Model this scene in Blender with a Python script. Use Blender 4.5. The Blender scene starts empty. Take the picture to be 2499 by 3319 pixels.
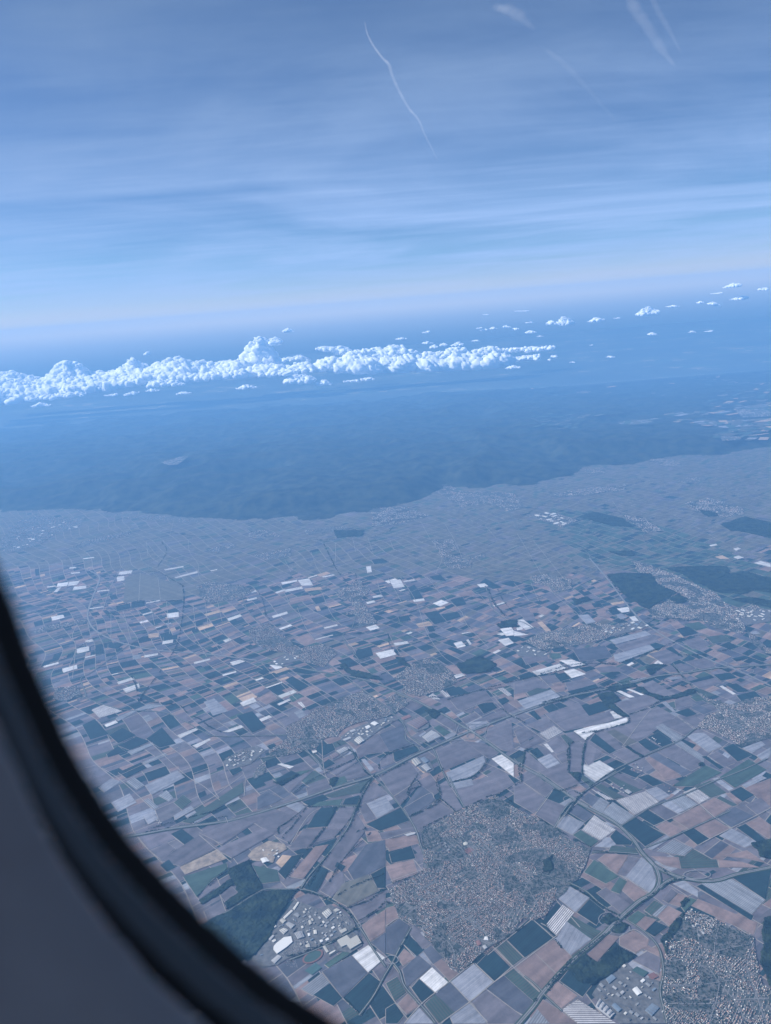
import bpy, math, random
import numpy as np
from mathutils import Vector, Matrix
random.seed(7); rng = np.random.default_rng(7)
scene = bpy.context.scene
col = scene.collection
R_ = math.radians

# ------------------------------------------------------------------ camera
ALT = 7000.0
TILT, PITCH = R_(4.6), R_(14.65)
PW, PH = 2499, 3319
FPX = (PH/2)/math.tan(R_(33.5))
F_ = np.array((0, math.cos(PITCH), -math.sin(PITCH)))
U0 = np.array((0, math.sin(PITCH), math.cos(PITCH)))
R0 = np.array((1.0, 0, 0))
CR = math.cos(TILT)*R0 - math.sin(TILT)*U0
CU = math.sin(TILT)*R0 + math.cos(TILT)*U0
cam_d = bpy.data.cameras.new('camera'); cam = bpy.data.objects.new('camera', cam_d); col.objects.link(cam)
m = Matrix.Identity(4)
for i in range(3):
    m[i][0], m[i][1], m[i][2] = CR[i], CU[i], -F_[i]
m[2][3] = ALT
cam.matrix_world = m
cam_d.sensor_fit = 'VERTICAL'; cam_d.lens = 6.9
cam_d.sensor_height = 2*6.9*math.tan(R_(33.5)); cam_d.sensor_width = cam_d.sensor_height*PW/PH
cam_d.clip_start = 0.01; cam_d.clip_end = 600000
cam_d.dof.use_dof = True; cam_d.dof.focus_distance = 20000; cam_d.dof.aperture_fstop = 1.6
scene.camera = cam
scene.render.resolution_x, scene.render.resolution_y = 771, 1024

# ------------------------------------------------------------------ light, sky, exposure
SUN_EL, SUN_AZ = R_(38), R_(-82)      # azimuth measured clockwise from the view heading (+Y)
sd = Vector((math.sin(SUN_AZ)*math.cos(SUN_EL), math.cos(SUN_AZ)*math.cos(SUN_EL), math.sin(SUN_EL)))
sl = bpy.data.lights.new('sun', 'SUN'); sl.energy = 5.0; sl.angle = R_(0.5); sl.color = (1, .96, .9)
so = bpy.data.objects.new('sun', sl); col.objects.link(so); so.rotation_euler = sd.to_track_quat('Z', 'Y').to_euler()
so.location = (0, 0, ALT+50)
vs = scene.view_settings; vs.view_transform = 'Standard'; vs.look = 'None'; vs.exposure = 1.26; vs.gamma = 1
scene.cycles.max_bounces = 6; scene.cycles.diffuse_bounces = 4; scene.cycles.volume_bounces = 0
scene.cycles.transparent_max_bounces = 12
scene.cycles.use_denoising = True
try: scene.cycles.denoiser = 'OPENIMAGEDENOISE'
except Exception: pass

class NT:
    """tiny node-tree helper"""
    def __init__(s, nt): s.nt = nt; s.nt.nodes.clear()
    def n(s, t, **kw):
        nd = s.nt.nodes.new(t)
        for k, v in kw.items():
            if k == 'ins':
                for a, b in v.items():
                    sock = nd.inputs[a]
                    if isinstance(b, bpy.types.NodeSocket): s.nt.links.new(b, sock)
                    else: sock.default_value = b
            else: setattr(nd, k, v)
        return nd
    def math(s, op, a, b=0.0, c=0.0, clamp=False):
        nd = s.n('ShaderNodeMath', operation=op, use_clamp=clamp)
        for i, v in enumerate((a, b, c)):
            if isinstance(v, bpy.types.NodeSocket): s.nt.links.new(v, nd.inputs[i])
            else: nd.inputs[i].default_value = v
        return nd.outputs[0]
    def ramp(s, fac, pts, interp='LINEAR'):
        nd = s.n('ShaderNodeValToRGB'); cr = nd.color_ramp; cr.interpolation = interp
        while len(cr.elements) < len(pts): cr.elements.new(0.5)
        for e, (p, c) in zip(cr.elements, pts):
            e.position = p; e.color = (*c, 1) if len(c) == 3 else c
        s.nt.links.new(fac, nd.inputs[0]); return nd.outputs[0]
    def mix(s, f, a, b, mode='MIX'):
        nd = s.n('ShaderNodeMix', data_type='RGBA', blend_type=mode)
        for k, v in ((0, f), (6, a), (7, b)):
            if isinstance(v, bpy.types.NodeSocket): s.nt.links.new(v, nd.inputs[k])
            else: nd.inputs[k].default_value = v if k == 0 else ((*v, 1) if len(v) == 3 else v)
        return nd.outputs[2]

def build_world():
    w = bpy.data.worlds.new('World'); scene.world = w; w.use_nodes = True
    t = NT(w.node_tree)
    sky = t.n('ShaderNodeTexSky'); sky.sky_type = 'NISHITA'; sky.sun_disc = False
    sky.sun_elevation = SUN_EL; sky.sun_rotation = SUN_AZ % (2*math.pi); sky.altitude = 3000; sky.air_density = 1.0; sky.dust_density = 1.0; sky.ozone_density = 2
    tc = t.n('ShaderNodeTexCoord'); sep = t.n('ShaderNodeSeparateXYZ', ins={0: tc.outputs['Generated']})
    x, y, z = sep.outputs
    zz = t.math('ADD', t.math('MAXIMUM', z, 0.0), 0.035)
    pv = t.n('ShaderNodeCombineXYZ', ins={0: t.math('DIVIDE', x, zz), 1: t.math('DIVIDE', y, zz), 2: 0.0})
    # thin cirrus sheets seen from below, spread on a plane above the aircraft
    def layer(scale, sx, sy, rot, det, lo, hi, dist=0.6):
        mp = t.n('ShaderNodeMapping', ins={0: pv.outputs[0], 'Rotation': (0, 0, R_(rot)), 'Scale': (sx, sy, 1)})
        nz = t.n('ShaderNodeTexNoise', ins={'Vector': mp.outputs[0], 'Scale': scale, 'Detail': det, 'Roughness': 0.55, 'Distortion': dist})
        mr = t.n('ShaderNodeMapRange', ins={0: nz.outputs[0], 1: lo, 2: hi}); mr.interpolation_type = 'SMOOTHSTEP'
        return mr.outputs[0]
    a = layer(0.45, 0.8, 0.7, 12, 6, 0.32, 0.70, 1.0)
    b = layer(0.36, 0.5, 1.3, -14, 8, 0.33, 0.72, 1.2)
    c = layer(1.5, 0.35, 1.1, -10, 7, 0.36, 0.74, 1.0)
    d = layer(5.0, 0.15, 1.0, -4, 5, 0.42, 0.70, 0.4)
    cov = t.math('ADD', t.math('MULTIPLY', a, 0.40), t.math('ADD', t.math('MULTIPLY', b, 0.40), t.math('ADD', t.math('MULTIPLY', c, 0.16), t.math('MULTIPLY', d, 0.07))))
    base = t.mix(1.0, sky.outputs[0], SKY_TINT, 'MULTIPLY')
    bg = t.mix(t.math('MULTIPLY', cov, 1.0, clamp=True), base, t.ramp(z, [(0.0, CIR_LO), (0.11, CIR_MID), (0.34, CIR_HI)]))
    # pale band of far haze along the horizon, going over into blue below eye level
    zr = t.n('ShaderNodeMapRange', ins={0: z, 1: -0.10, 2: 0.10}).outputs[0]
    band = t.ramp(zr, [(0.0, BAND[0]), (0.27, BAND[0]), (0.34, (1.5, 1.5, 1.2)), (0.42, BAND[1]), (0.50, BAND[2]), (0.56, BAND[2]), (.8, BAND[3])])
    fac = t.ramp(zr, [(0.0, (1, 1, 1)), (0.50, (1, 1, 1)), (0.58, (.75,)*3), (0.66, (.35,)*3), (0.85, (0, 0, 0))])
    out = t.mix(fac, bg, band)
    bgd = t.n('ShaderNodeBackground', ins={0: out, 1: 0.056})
    t.n('ShaderNodeOutputWorld', ins={0: bgd.outputs[0]})
SKY_TINT = (.48, .63, .81)
CIR_LO, CIR_MID, CIR_HI = (3.35, 4.65, 7.3), (3.1, 4.45, 7.2), (1.95, 2.85, 4.3)
BAND = [(.62, .66, .5), (3.4, 3.2, 2.8), (6.6, 5.6, 4.1), (2.9, 4.0, 6.9)]
build_world()

# ------------------------------------------------------------------ helpers
def px(x, y):
    """photo pixel -> ground point (z=0)"""
    u = (x-PW/2)/FPX; v = (PH/2-y)/FPX
    d = F_ + u*CR + v*CU
    k = -ALT/d[2]
    return (d[0]*k, d[1]*k)
def at(x, y, dist):
    """photo pixel -> point with the given forward (+Y) distance"""
    u = (x-PW/2)/FPX; v = (PH/2-y)/FPX
    d = F_ + u*CR + v*CU
    k = dist/d[1]
    return np.array((d[0]*k, d[1]*k, ALT+d[2]*k))
TILE = {'V': (0, 0, 1/1.5009), 'A': (0, 1600, 1.3325), 'B': (1250, 1600, 1.3325), 'C': (0, 2400, 1.3325), 'D': (1250, 2400, 1.3325), 'E': (0, 900, 1.3325), 'F': (1250, 850, 1.3325),
        'a': (0, 1600, 2), 'b': (833, 1600, 2), 'c': (1666, 1600, 2), 'd': (1666, 2150, 2), 'e': (833, 2150, 2),
        'p': (1300, 2700, 4.1625), 'q': (1700, 2500, 4.1625), 'r': (800, 2850, 4.1625), 's': (1350, 2250, 4.1625)}
def tp(tile, x, y):
    o = TILE[tile]; return (o[0]+x/o[2], o[1]+y/o[2])
def gp(tile, *c):
    """list x,y,x,y,... read off one enlarged region of the photo -> ground points"""
    return [px(*tp(tile, c[i], c[i+1])) for i in range(0, len(c), 2)]

def _hash(ix, iy, seed):
    h = (ix.astype(np.int64)*374761393 + iy.astype(np.int64)*668265263 + seed*974711) & 0x7fffffff
    h = ((h ^ (h >> 13))*1274126177) & 0x7fffffff
    return ((h ^ (h >> 16)) & 0xffff)/65535.0
def vnoise(x, y, seed=0):
    x = np.asarray(x, float); y = np.asarray(y, float)
    ix, iy = np.floor(x), np.floor(y); fx, fy = x-ix, y-iy
    fx = fx*fx*(3-2*fx); fy = fy*fy*(3-2*fy)
    a = _hash(ix, iy, seed); b = _hash(ix+1, iy, seed); c = _hash(ix, iy+1, seed); d = _hash(ix+1, iy+1, seed)
    return (a*(1-fx)+b*fx)*(1-fy)+(c*(1-fx)+d*fx)*fy
def fbm(x, y, seed=0, oct=4):
    s = 0; a = .5; t = 0
    for o in range(oct):
        s = s + a*vnoise(x*2**o+o*17.3, y*2**o-o*9.1, seed+o); t += a; a *= .5
    return s/t
def inpoly(px_, py_, poly):
    px_ = np.asarray(px_); py_ = np.asarray(py_); r = np.zeros(px_.shape, bool); n = len(poly)
    for i in range(n):
        x1, y1 = poly[i]; x2, y2 = poly[(i+1) % n]
        if y1 == y2: continue
        c = ((y1 > py_) != (y2 > py_)) & (px_ < (x2-x1)*(py_-y1)/(y2-y1)+x1)
        r ^= c
    return r

def tag(o, label=None, cat=None, group=None, kind=None):
    if label: o['label'] = label
    if cat: o['category'] = cat
    if group: o['group'] = group
    if kind: o['kind'] = kind
    return o
def mesh(name, verts, faces, mat, parent=None, cols=None, uvs=None, smooth=False):
    me = bpy.data.meshes.new(name)
    verts = np.asarray(verts, float).reshape(-1, 3)
    if isinstance(faces, np.ndarray):
        k = faces.shape[1]; n = len(faces)
        me.vertices.add(len(verts)); me.vertices.foreach_set('co', verts.ravel())
        me.loops.add(n*k); me.loops.foreach_set('vertex_index', faces.ravel().astype(np.int32))
        me.polygons.add(n); me.polygons.foreach_set('loop_start', np.arange(0, n*k, k, dtype=np.int32))
        me.polygons.foreach_set('loop_total', np.full(n, k, np.int32))
        me.update(calc_edges=True)
    else:
        me.from_pydata([tuple(v) for v in verts], [], faces)
    if cols is not None:      # one RGBA per face, spread to its corners
        at_ = me.color_attributes.new('Col', 'FLOAT_COLOR', 'CORNER')
        lt = np.zeros(len(me.polygons), np.int32); me.polygons.foreach_get('loop_total', lt)
        at_.data.foreach_set('color', np.repeat(np.asarray(cols, np.float32), lt, axis=0).ravel())
    if uvs is not None:       # one uv per vertex
        ul = me.uv_layers.new(name='UVMap')
        vi = np.zeros(len(me.loops), np.int32); me.loops.foreach_get('vertex_index', vi)
        ul.data.foreach_set('uv', np.asarray(uvs, np.float32)[vi].ravel())
    for mt in (mat if isinstance(mat, (list, tuple)) else [mat]): me.materials.append(mt)
    if smooth: me.polygons.foreach_set('use_smooth', np.ones(len(me.polygons), bool))
    me.update()
    o = bpy.data.objects.new(name, me); col.objects.link(o)
    if parent: o.parent = parent
    return o
def empty(name, loc):
    o = bpy.data.objects.new(name, None); col.objects.link(o); o.location = loc; o.empty_display_size = 1; return o
MATS = {}
def mat(name, colr=(.5, .5, .5), rough=.8, metal=0.0, spec=.3, build=None, emit=None):
    if name in MATS: return MATS[name]
    mt = bpy.data.materials.new(name); mt.use_nodes = True; t = NT(mt.node_tree)
    p = t.n('ShaderNodeBsdfPrincipled', ins={'Base Color': (*colr, 1), 'Roughness': rough, 'Metallic': metal, 'Specular IOR Level': spec})
    t.n('ShaderNodeOutputMaterial', ins={0: p.outputs[0]})
    if build: build(t, p)
    MATS[name] = mt; return mt
def link(t, a, b): t.nt.links.new(a, b)

# ------------------------------------------------------------------ materials
def m_noise(t, p, c1, c2, scale, det=5, lo=.35, hi=.65, obj=True, bump=0):
    tc = t.n('ShaderNodeTexCoord')
    nz = t.n('ShaderNodeTexNoise', ins={'Vector': tc.outputs['Object'], 'Scale': scale, 'Detail': det, 'Roughness': .6})
    link(t, t.ramp(nz.outputs[0], [(lo, c1), (hi, c2)]), p.inputs['Base Color'])
def build_farm(t, p):
    """base colour per field from the attribute; rows along u with the strength in alpha; soil mottling"""
    a = t.n('ShaderNodeAttribute', attribute_name='Col')
    uv = t.n('ShaderNodeUVMap'); uv.uv_map = 'UVMap'
    sp = t.n('ShaderNodeSeparateXYZ', ins={0: uv.outputs[0]})
    st = t.math('FRACT', sp.outputs[0])
    tri = t.math('ABSOLUTE', t.math('SUBTRACT', st, 0.5))
    band = t.n('ShaderNodeMapRange', ins={0: tri, 1: .20, 2: .28}); band.interpolation_type = 'SMOOTHSTEP'
    row = t.n('ShaderNodeTexNoise', noise_dimensions='1D', ins={'W': sp.outputs[0], 'Scale': .47, 'Detail': 2.0})
    tc = t.n('ShaderNodeTexCoord')
    mott = t.n('ShaderNodeTexNoise', ins={'Vector': tc.outputs['Object'], 'Scale': .006, 'Detail': 6.0, 'Roughness': .62, 'Distortion': .8})
    fine = t.n('ShaderNodeTexNoise', ins={'Vector': tc.outputs['Object'], 'Scale': .05, 'Detail': 3.0})
    k = t.math('ADD', t.math('MULTIPLY', t.math('SUBTRACT', mott.outputs[0], .5), 1.25), t.math('MULTIPLY', t.math('SUBTRACT', fine.outputs[0], .5), .28))
    k = t.math('ADD', k, t.math('MULTIPLY', t.math('SUBTRACT', row.outputs[0], .5), .8))
    k = t.math('ADD', k, 1.0)
    c = t.n('ShaderNodeVectorMath', operation='SCALE', ins={0: a.outputs['Color'], 'Scale': k}).outputs[0]
    f = t.math('MULTIPLY', band.outputs[0], a.outputs['Alpha'])
    link(t, t.mix(f, c, (.06, .045, .04)), p.inputs['Base Color'])
M_FARM = mat('farmland', rough=.9, spec=.15, build=build_farm)
M_GROUND = mat('track_soil', rough=.95, build=lambda t, p: m_noise(t, p, (.14, .125, .115), (.19, .172, .158), .004))
M_FOREST = mat('forest_canopy', rough=.9, spec=.1, build=lambda t, p: m_noise(t, p, (.002, .006, .006), (.016, .025, .015), .006, 9, .38, .62))
M_HILL = mat('wooded_hills', rough=.95, spec=.05, build=lambda t, p: m_noise(t, p, (.001, .003, .005), (.028, .033, .022), .0022, 10, .36, .64))
M_TREE = mat('tree_leaves', rough=.9, spec=.1, build=lambda t, p: m_noise(t, p, (.004, .010, .007), (.018, .030, .016), .02, 4))
def build_far(t, p):
    tc = t.n('ShaderNodeTexCoord')
    n1 = t.n('ShaderNodeTexNoise', ins={'Vector': tc.outputs['Object'], 'Scale': .00009, 'Detail': 8.0, 'Roughness': .65})
    v = t.n('ShaderNodeTexVoronoi', ins={'Vector': tc.outputs['Object'], 'Scale': .0011, 'Randomness': 1.0})
    sx = t.n('ShaderNodeSeparateColor', ins={0: v.outputs['Color']})
    wood = t.ramp(n1.outputs[0], [(.35, (.020, .024, .014)), (.62, (.042, .042, .025))])
    fieldy = t.ramp(sx.outputs[0], [(0, (.03, .04, .02)), (.55, (.055, .06, .035)), (.8, (.09, .08, .05)), (.93, (.17, .15, .10))], 'CONSTANT')
    f = t.n('ShaderNodeMapRange', ins={0: n1.outputs[0], 1: .50, 2: .58})
    link(t, t.mix(f.outputs[0], wood, fieldy), p.inputs['Base Color'])
M_FAR = mat('distant_country', rough=.95, spec=.05, build=build_far)

# ------------------------------------------------------------------ ground, hills
BOX_Y, BOX_X = 62000.0, 50000.0
g = mesh('ground', [(-BOX_X+5, -9000, 0), (BOX_X-5, -9000, 0), (BOX_X-5, BOX_Y-5, 0), (-BOX_X+5, BOX_Y-5, 0)], [(0, 1, 2, 3)], M_GROUND)
tag(g, kind='structure')
def far_ground():
    ys = np.concatenate([np.linspace(BOX_Y+5, 120000, 14), np.linspace(130000, 420000, 30)])
    xs = np.linspace(-1, 1, 21)
    vs_, fs = [], []
    for y in ys:
        for x in xs: vs_.append((x*(90000+y*.8), y, -(y*y-BOX_Y**2)/(2*6371000.0)))
    n = len(xs)
    for j in range(len(ys)-1):
        for i in range(n-1): fs.append((j*n+i, j*n+i+1, (j+1)*n+i+1, (j+1)*n+i))
    tag(mesh('distant_ground', vs_, np.array(fs), M_FAR, smooth=True), kind='structure')
far_ground()
EDGE = gp('V', -330, 1120, -120, 1112, 0, 1108, 120, 1098, 230, 1100, 330, 1112, 520, 1124, 640, 1120, 720, 1112, 830, 1097, 880, 1090, 930, 1070, 960, 1052, 1050, 1058, 1110, 1047, 1190, 1038, 1240, 1020, 1290, 1005, 1370, 1000, 1450, 988, 1560, 980, 1665, 965, 1800, 955, 2100, 930)
EX, EY = np.array([e[0] for e in EDGE]), np.array([e[1] for e in EDGE])
HILLMAX = 61900.0
def hill_h(x, y):
    d = y-np.interp(x, EX, EY) + (fbm(x/1100, y/1100, 5, 4)-.5)*1700
    s = np.clip(d/2600, 0, 1); s = s*s*(3-2*s)
    r = 1-np.abs(2*fbm(x/3200, y/3200, 11, 5)-1)
    big = fbm(x/9000, y/9000, 21, 2)
    lowr = np.clip((x-4000)/14000, 0, 1)*np.clip((d-1500)/6000, 0, 1)
    h = s*(70+900*(r-.35)*(.5+big))*(1-.7*lowr)
    endf = np.clip((HILLMAX-y)/3000, 0, 1)
    return np.where(d > 0, np.maximum(h, s*25)*endf+s*endf*10+1.0*(d > 0), -25.0)
def hills():
    xs = np.arange(-40000, 42001, 190.0); ys = np.arange(21000, HILLMAX, 190.0)
    X, Y = np.meshgrid(xs, ys)
    Z = hill_h(X, Y) + np.where(hill_h(X, Y) > 5, (rng.random(X.shape)-.5)*16, 0)
    nx = len(xs); ny = len(ys)
    idx = np.arange(nx*ny).reshape(ny, nx)
    q = np.stack([idx[:-1, :-1], idx[:-1, 1:], idx[1:, 1:], idx[1:, :-1]], -1).reshape(-1, 4)
    zf = Z.ravel()[q].max(1); q = q[zf > -20]
    tag(mesh('hills', np.stack([X, Y, Z], -1).reshape(-1, 3), q, M_HILL, smooth=True), 'wooded hills rising beyond the plain', kind='structure')
hills()
# ------------------------------------------------------------------ farmland
# crop kinds: colour, row strength, row period (m)
KIND = {'W': ((.36, .36, .375), .12, 24), 'F': ((.155, .162, .19), .10, 20), 'S': ((.34, .34, .36), .85, 22), 'L': ((.15, .165, .19), .55, 24),
        'K': ((.006, .018, .022), .06, 30), 'G': ((.030, .052, .042), .10, 40), 'N': ((.080, .073, .085), .07, 60), 'B': ((.135, .098, .092), .07, 60),
        'Y': ((.26, .19, .14), .05, 60), 'R': ((.022, .045, .038), .55, 30), 'D': ((.050, .053, .068), .07, 60), 'V': ((.070, .068, .058), .06, 50)}
FLD = []      # (kind, ground polygon)
def fields(tile, text):
    for ln in text.split(';'):
        w = ln.split()
        if not w: continue
        FLD.append((w[0], gp(tile, *[float(a) for a in w[1:]])))
fields('c', '''W 290 1080 370 1075 470 1108 375 1125; W 115 1155 295 1103 345 1135 155 1180; W 320 1150 385 1135 468 1170 375 1198; K 415 1130 500 1118 535 1135 465 1158;
F 645 1045 880 980 915 1010 870 1025 690 1095 655 1085; F 620 950 850 890 890 915 655 978; F 415 790 480 782 530 832 470 848; W 665 745 745 733 750 765 700 773;
F 660 785 700 778 730 805 690 815; W 745 800 800 792 828 822 775 830; W 10 820 60 815 130 870 75 885 30 850; W 15 870 50 860 60 880 20 888; Y 150 835 180 828 240 888 205 893;
W 0 890 95 915 0 925; W 1555 450 1600 437 1665 455 1665 478; W 1420 412 1455 402 1492 415 1450 425; W 1420 358 1450 349 1472 357 1440 370; W 1265 335 1310 325 1320 335 1275 343;
Y 1300 410 1350 400 1400 425 1340 425; Y 625 710 710 697 720 710 640 725; B 290 740 350 720 390 768 310 780; K 605 755 660 748 700 775 640 790; K 410 735 470 725 500 760 440 770;
B 420 725 520 705 560 740 470 755; N 15 755 110 740 145 830 70 815; B 90 745 150 740 160 770 110 775; K 500 712 560 705 580 735 520 740; B 530 760 590 745 600 790 550 795;
N 890 920 940 955 740 1035 700 985 ; N 655 985 860 925 945 957 720 1030; D 380 1010 590 985 640 1060 430 1090; N 520 1130 640 1115 720 1150 560 1160;
K 980 1005 1020 990 1100 1060 1070 1065; N 1090 960 1200 925 1270 985 1160 1010; N 870 1040 990 1010 1100 1065 980 1110; K 775 1080 810 1070 860 1110 840 1120;
K 1050 880 1130 860 1200 905 1100 930; B 1010 840 1060 825 1110 865 1050 880; G 1100 850 1200 830 1260 870 1180 890; N 1110 1090 1260 1060 1310 1120 1270 1150 1180 1130;
N 960 1130 1080 1100 1190 1140 1010 1160; K 1330 985 1390 960 1460 995 1400 1015; K 1410 1070 1500 1050 1540 1065 1440 1090; R 1240 930 1350 915 1420 955 1290 975; F 1520 900 1570 890 1600 910 1530 912;
G 220 1035 300 1035 310 1065 250 1080; K 240 1010 320 990 350 1020 260 1030; N 50 1060 200 1020 225 1070 80 1110''')
fields('d', '''F 25 245 240 170 305 220 75 300; K 185 285 250 260 300 300 240 335; K 90 320 130 305 180 360 150 370; K 430 290 560 245 650 290 480 345; W 660 180 690 177 785 220 750 225;
W 725 168 745 165 845 205 825 208; N 800 150 900 110 990 170 1050 200 930 220; N 650 260 860 205 945 245 740 330; W 620 315 665 305 705 350 655 362;
N 200 330 420 255 490 345 620 310 655 365 520 400 330 440 220 350; N 80 400 215 355 300 440 190 450; N 0 440 75 405 160 455 40 530; N 30 540 165 465 210 500 80 560; N 560 430 720 400 745 340 930 280 1050 345 850 480 800 510;
V 600 445 650 428 800 510 730 540; K 490 500 525 455 665 565 620 590; N 525 455 600 440 710 550 665 568; N 440 600 470 515 580 585 480 665;
W 385 440 500 408 620 385 735 350 740 380 640 415 560 430 510 455 465 500; S 165 455 260 405 315 445 220 495; N 330 455 385 445 450 500 380 510;
L 1100 485 915 415 960 390 ; L 915 415 1050 510 1100 485 960 390; K 860 480 940 445 1035 515 960 545; K 800 510 850 485 950 548 880 575; N 730 545 800 515 890 575 840 600; N 640 590 730 550 830 605 740 650;
N 940 390 1060 350 1165 430 1110 470; N 1060 340 1130 310 1240 390 1180 425; D 1140 290 1190 265 1290 310 1230 335; K 1040 320 1130 290 1190 330 1120 350; N 1040 240 1100 210 1180 260 1050 300; G 1140 220 1240 200 1260 235 1180 250; F 955 255 985 248 1045 310 1030 315;
L 1040 520 1235 650 1225 600 1080 500; F 1120 475 1160 455 1230 450 1350 540 1260 580; B 850 620 905 592 1090 735 990 765; D 870 600 925 578 1150 710 1100 735; N 930 575 1040 525 1240 650 1150 700;
W 450 650 480 665 555 630 655 690 545 775 445 710; N 355 510 460 515 440 710 350 700; N 165 705 350 640 345 710 425 780 340 825; N 65 660 80 570 215 690 150 705; K 95 570 150 545 200 600 150 620; W 190 525 215 520 260 575 245 580;
F 150 625 235 585 300 650 215 685; N 205 520 270 475 370 560 275 590; N 270 600 350 570 350 635 310 650; R 300 470 360 545 385 500 330 460; N 60 770 145 730 260 810 205 870; N 0 790 50 775 205 875 130 975 0 900; N 215 880 340 930 265 1060 135 980;
B 360 810 420 790 480 820 440 840; R 435 715 525 775 490 800 425 745; R 520 800 650 885 720 870 560 780; S 500 815 600 885 650 885 560 840; R 590 740 760 850 840 820 660 700; N 670 710 790 760 860 800 820 820 640 735; K 680 700 720 680 820 720 790 745; K 800 740 870 720 970 780 900 800;
D 430 880 480 840 600 890 510 935; L 500 935 570 975 620 905 560 870; L 570 970 690 1055 780 990 640 900; S 660 890 780 985 940 900 850 830; F 850 825 925 800 1015 860 940 895; F 955 915 1010 885 1105 955 1060 975;
L 1010 885 1105 955 1190 915 1090 845; S 1095 840 1200 912 1270 875 1170 805; R 1170 800 1275 875 1380 840 1270 760; F 1285 750 1320 740 1425 815 1395 830; G 1330 740 1520 620 1640 690 1430 810; G 1020 800 1240 660 1350 710 1160 800; K 1395 835 1470 800 1560 855 1480 900;
B 1490 810 1665 745 1665 950 1560 860; F 1475 790 1600 730 1640 745 1500 810; D 345 960 390 905 515 985 460 1030; F 275 1060 330 985 460 1035 380 1115; S 440 1080 560 1150 660 1080 520 985; G 380 1115 430 1080 550 1155 500 1195;
F 520 1190 615 1125 665 1175 620 1199; K 620 1125 660 1080 770 1160 760 1180 660 1178; K 700 1055 790 1000 975 1115 850 1190; K 800 990 860 945 980 1020 910 1055; N 870 945 930 905 1065 980 985 1020; B 915 1060 985 1020 1100 1085 1020 1130; B 1020 1005 1200 920 1290 1000 1140 1080;
B 1205 920 1300 870 1410 930 1300 1000; R 1335 860 1450 920 1420 930 1310 875; B 1370 845 1400 840 1480 895 1450 920; K 1080 1090 1160 1065 1270 1140 1190 1180; B 1165 1070 1290 1005 1400 1070 1275 1140; D 1310 995 1430 930 1580 1000 1405 1070; F 1330 1120 1410 1070 1580 1160 1500 1199;
K 1440 1065 1500 1040 1640 1150 1580 1165; B 1500 1040 1590 995 1665 1050 1665 1150; N 1500 920 1600 870 1665 930 1590 995; F 1480 550 1600 505 1630 530 1540 585; F 1570 600 1665 545 1665 600 1620 640; K 1350 550 1420 520 1540 600 1450 640; N 1255 600 1320 570 1430 650 1365 675;
K 1215 605 1245 600 1360 680 1335 690; K 1130 120 1280 75 1300 95 1150 130; K 1290 75 1400 60 1450 95 1340 115; N 1150 130 1300 95 1360 130 1200 165; K 1370 140 1440 130 1530 185 1450 190; K 1440 210 1560 180 1610 225 1480 255; W 1330 150 1350 145 1440 200 1420 205; F 990 95 1080 85 1090 98 1020 108;
F 740 115 860 90 880 100 760 120; K 260 75 330 60 370 100 300 120; N 165 85 260 75 300 120 200 140; B 230 150 330 125 330 180 270 190; N 330 125 480 100 560 150 350 180; K 345 185 530 135 550 160 370 205; N 0 130 140 90 230 150 0 210; B 0 205 60 190 90 215 0 240; R 80 190 150 160 240 170 100 215; K 30 85 120 60 150 80 40 110''')
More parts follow.
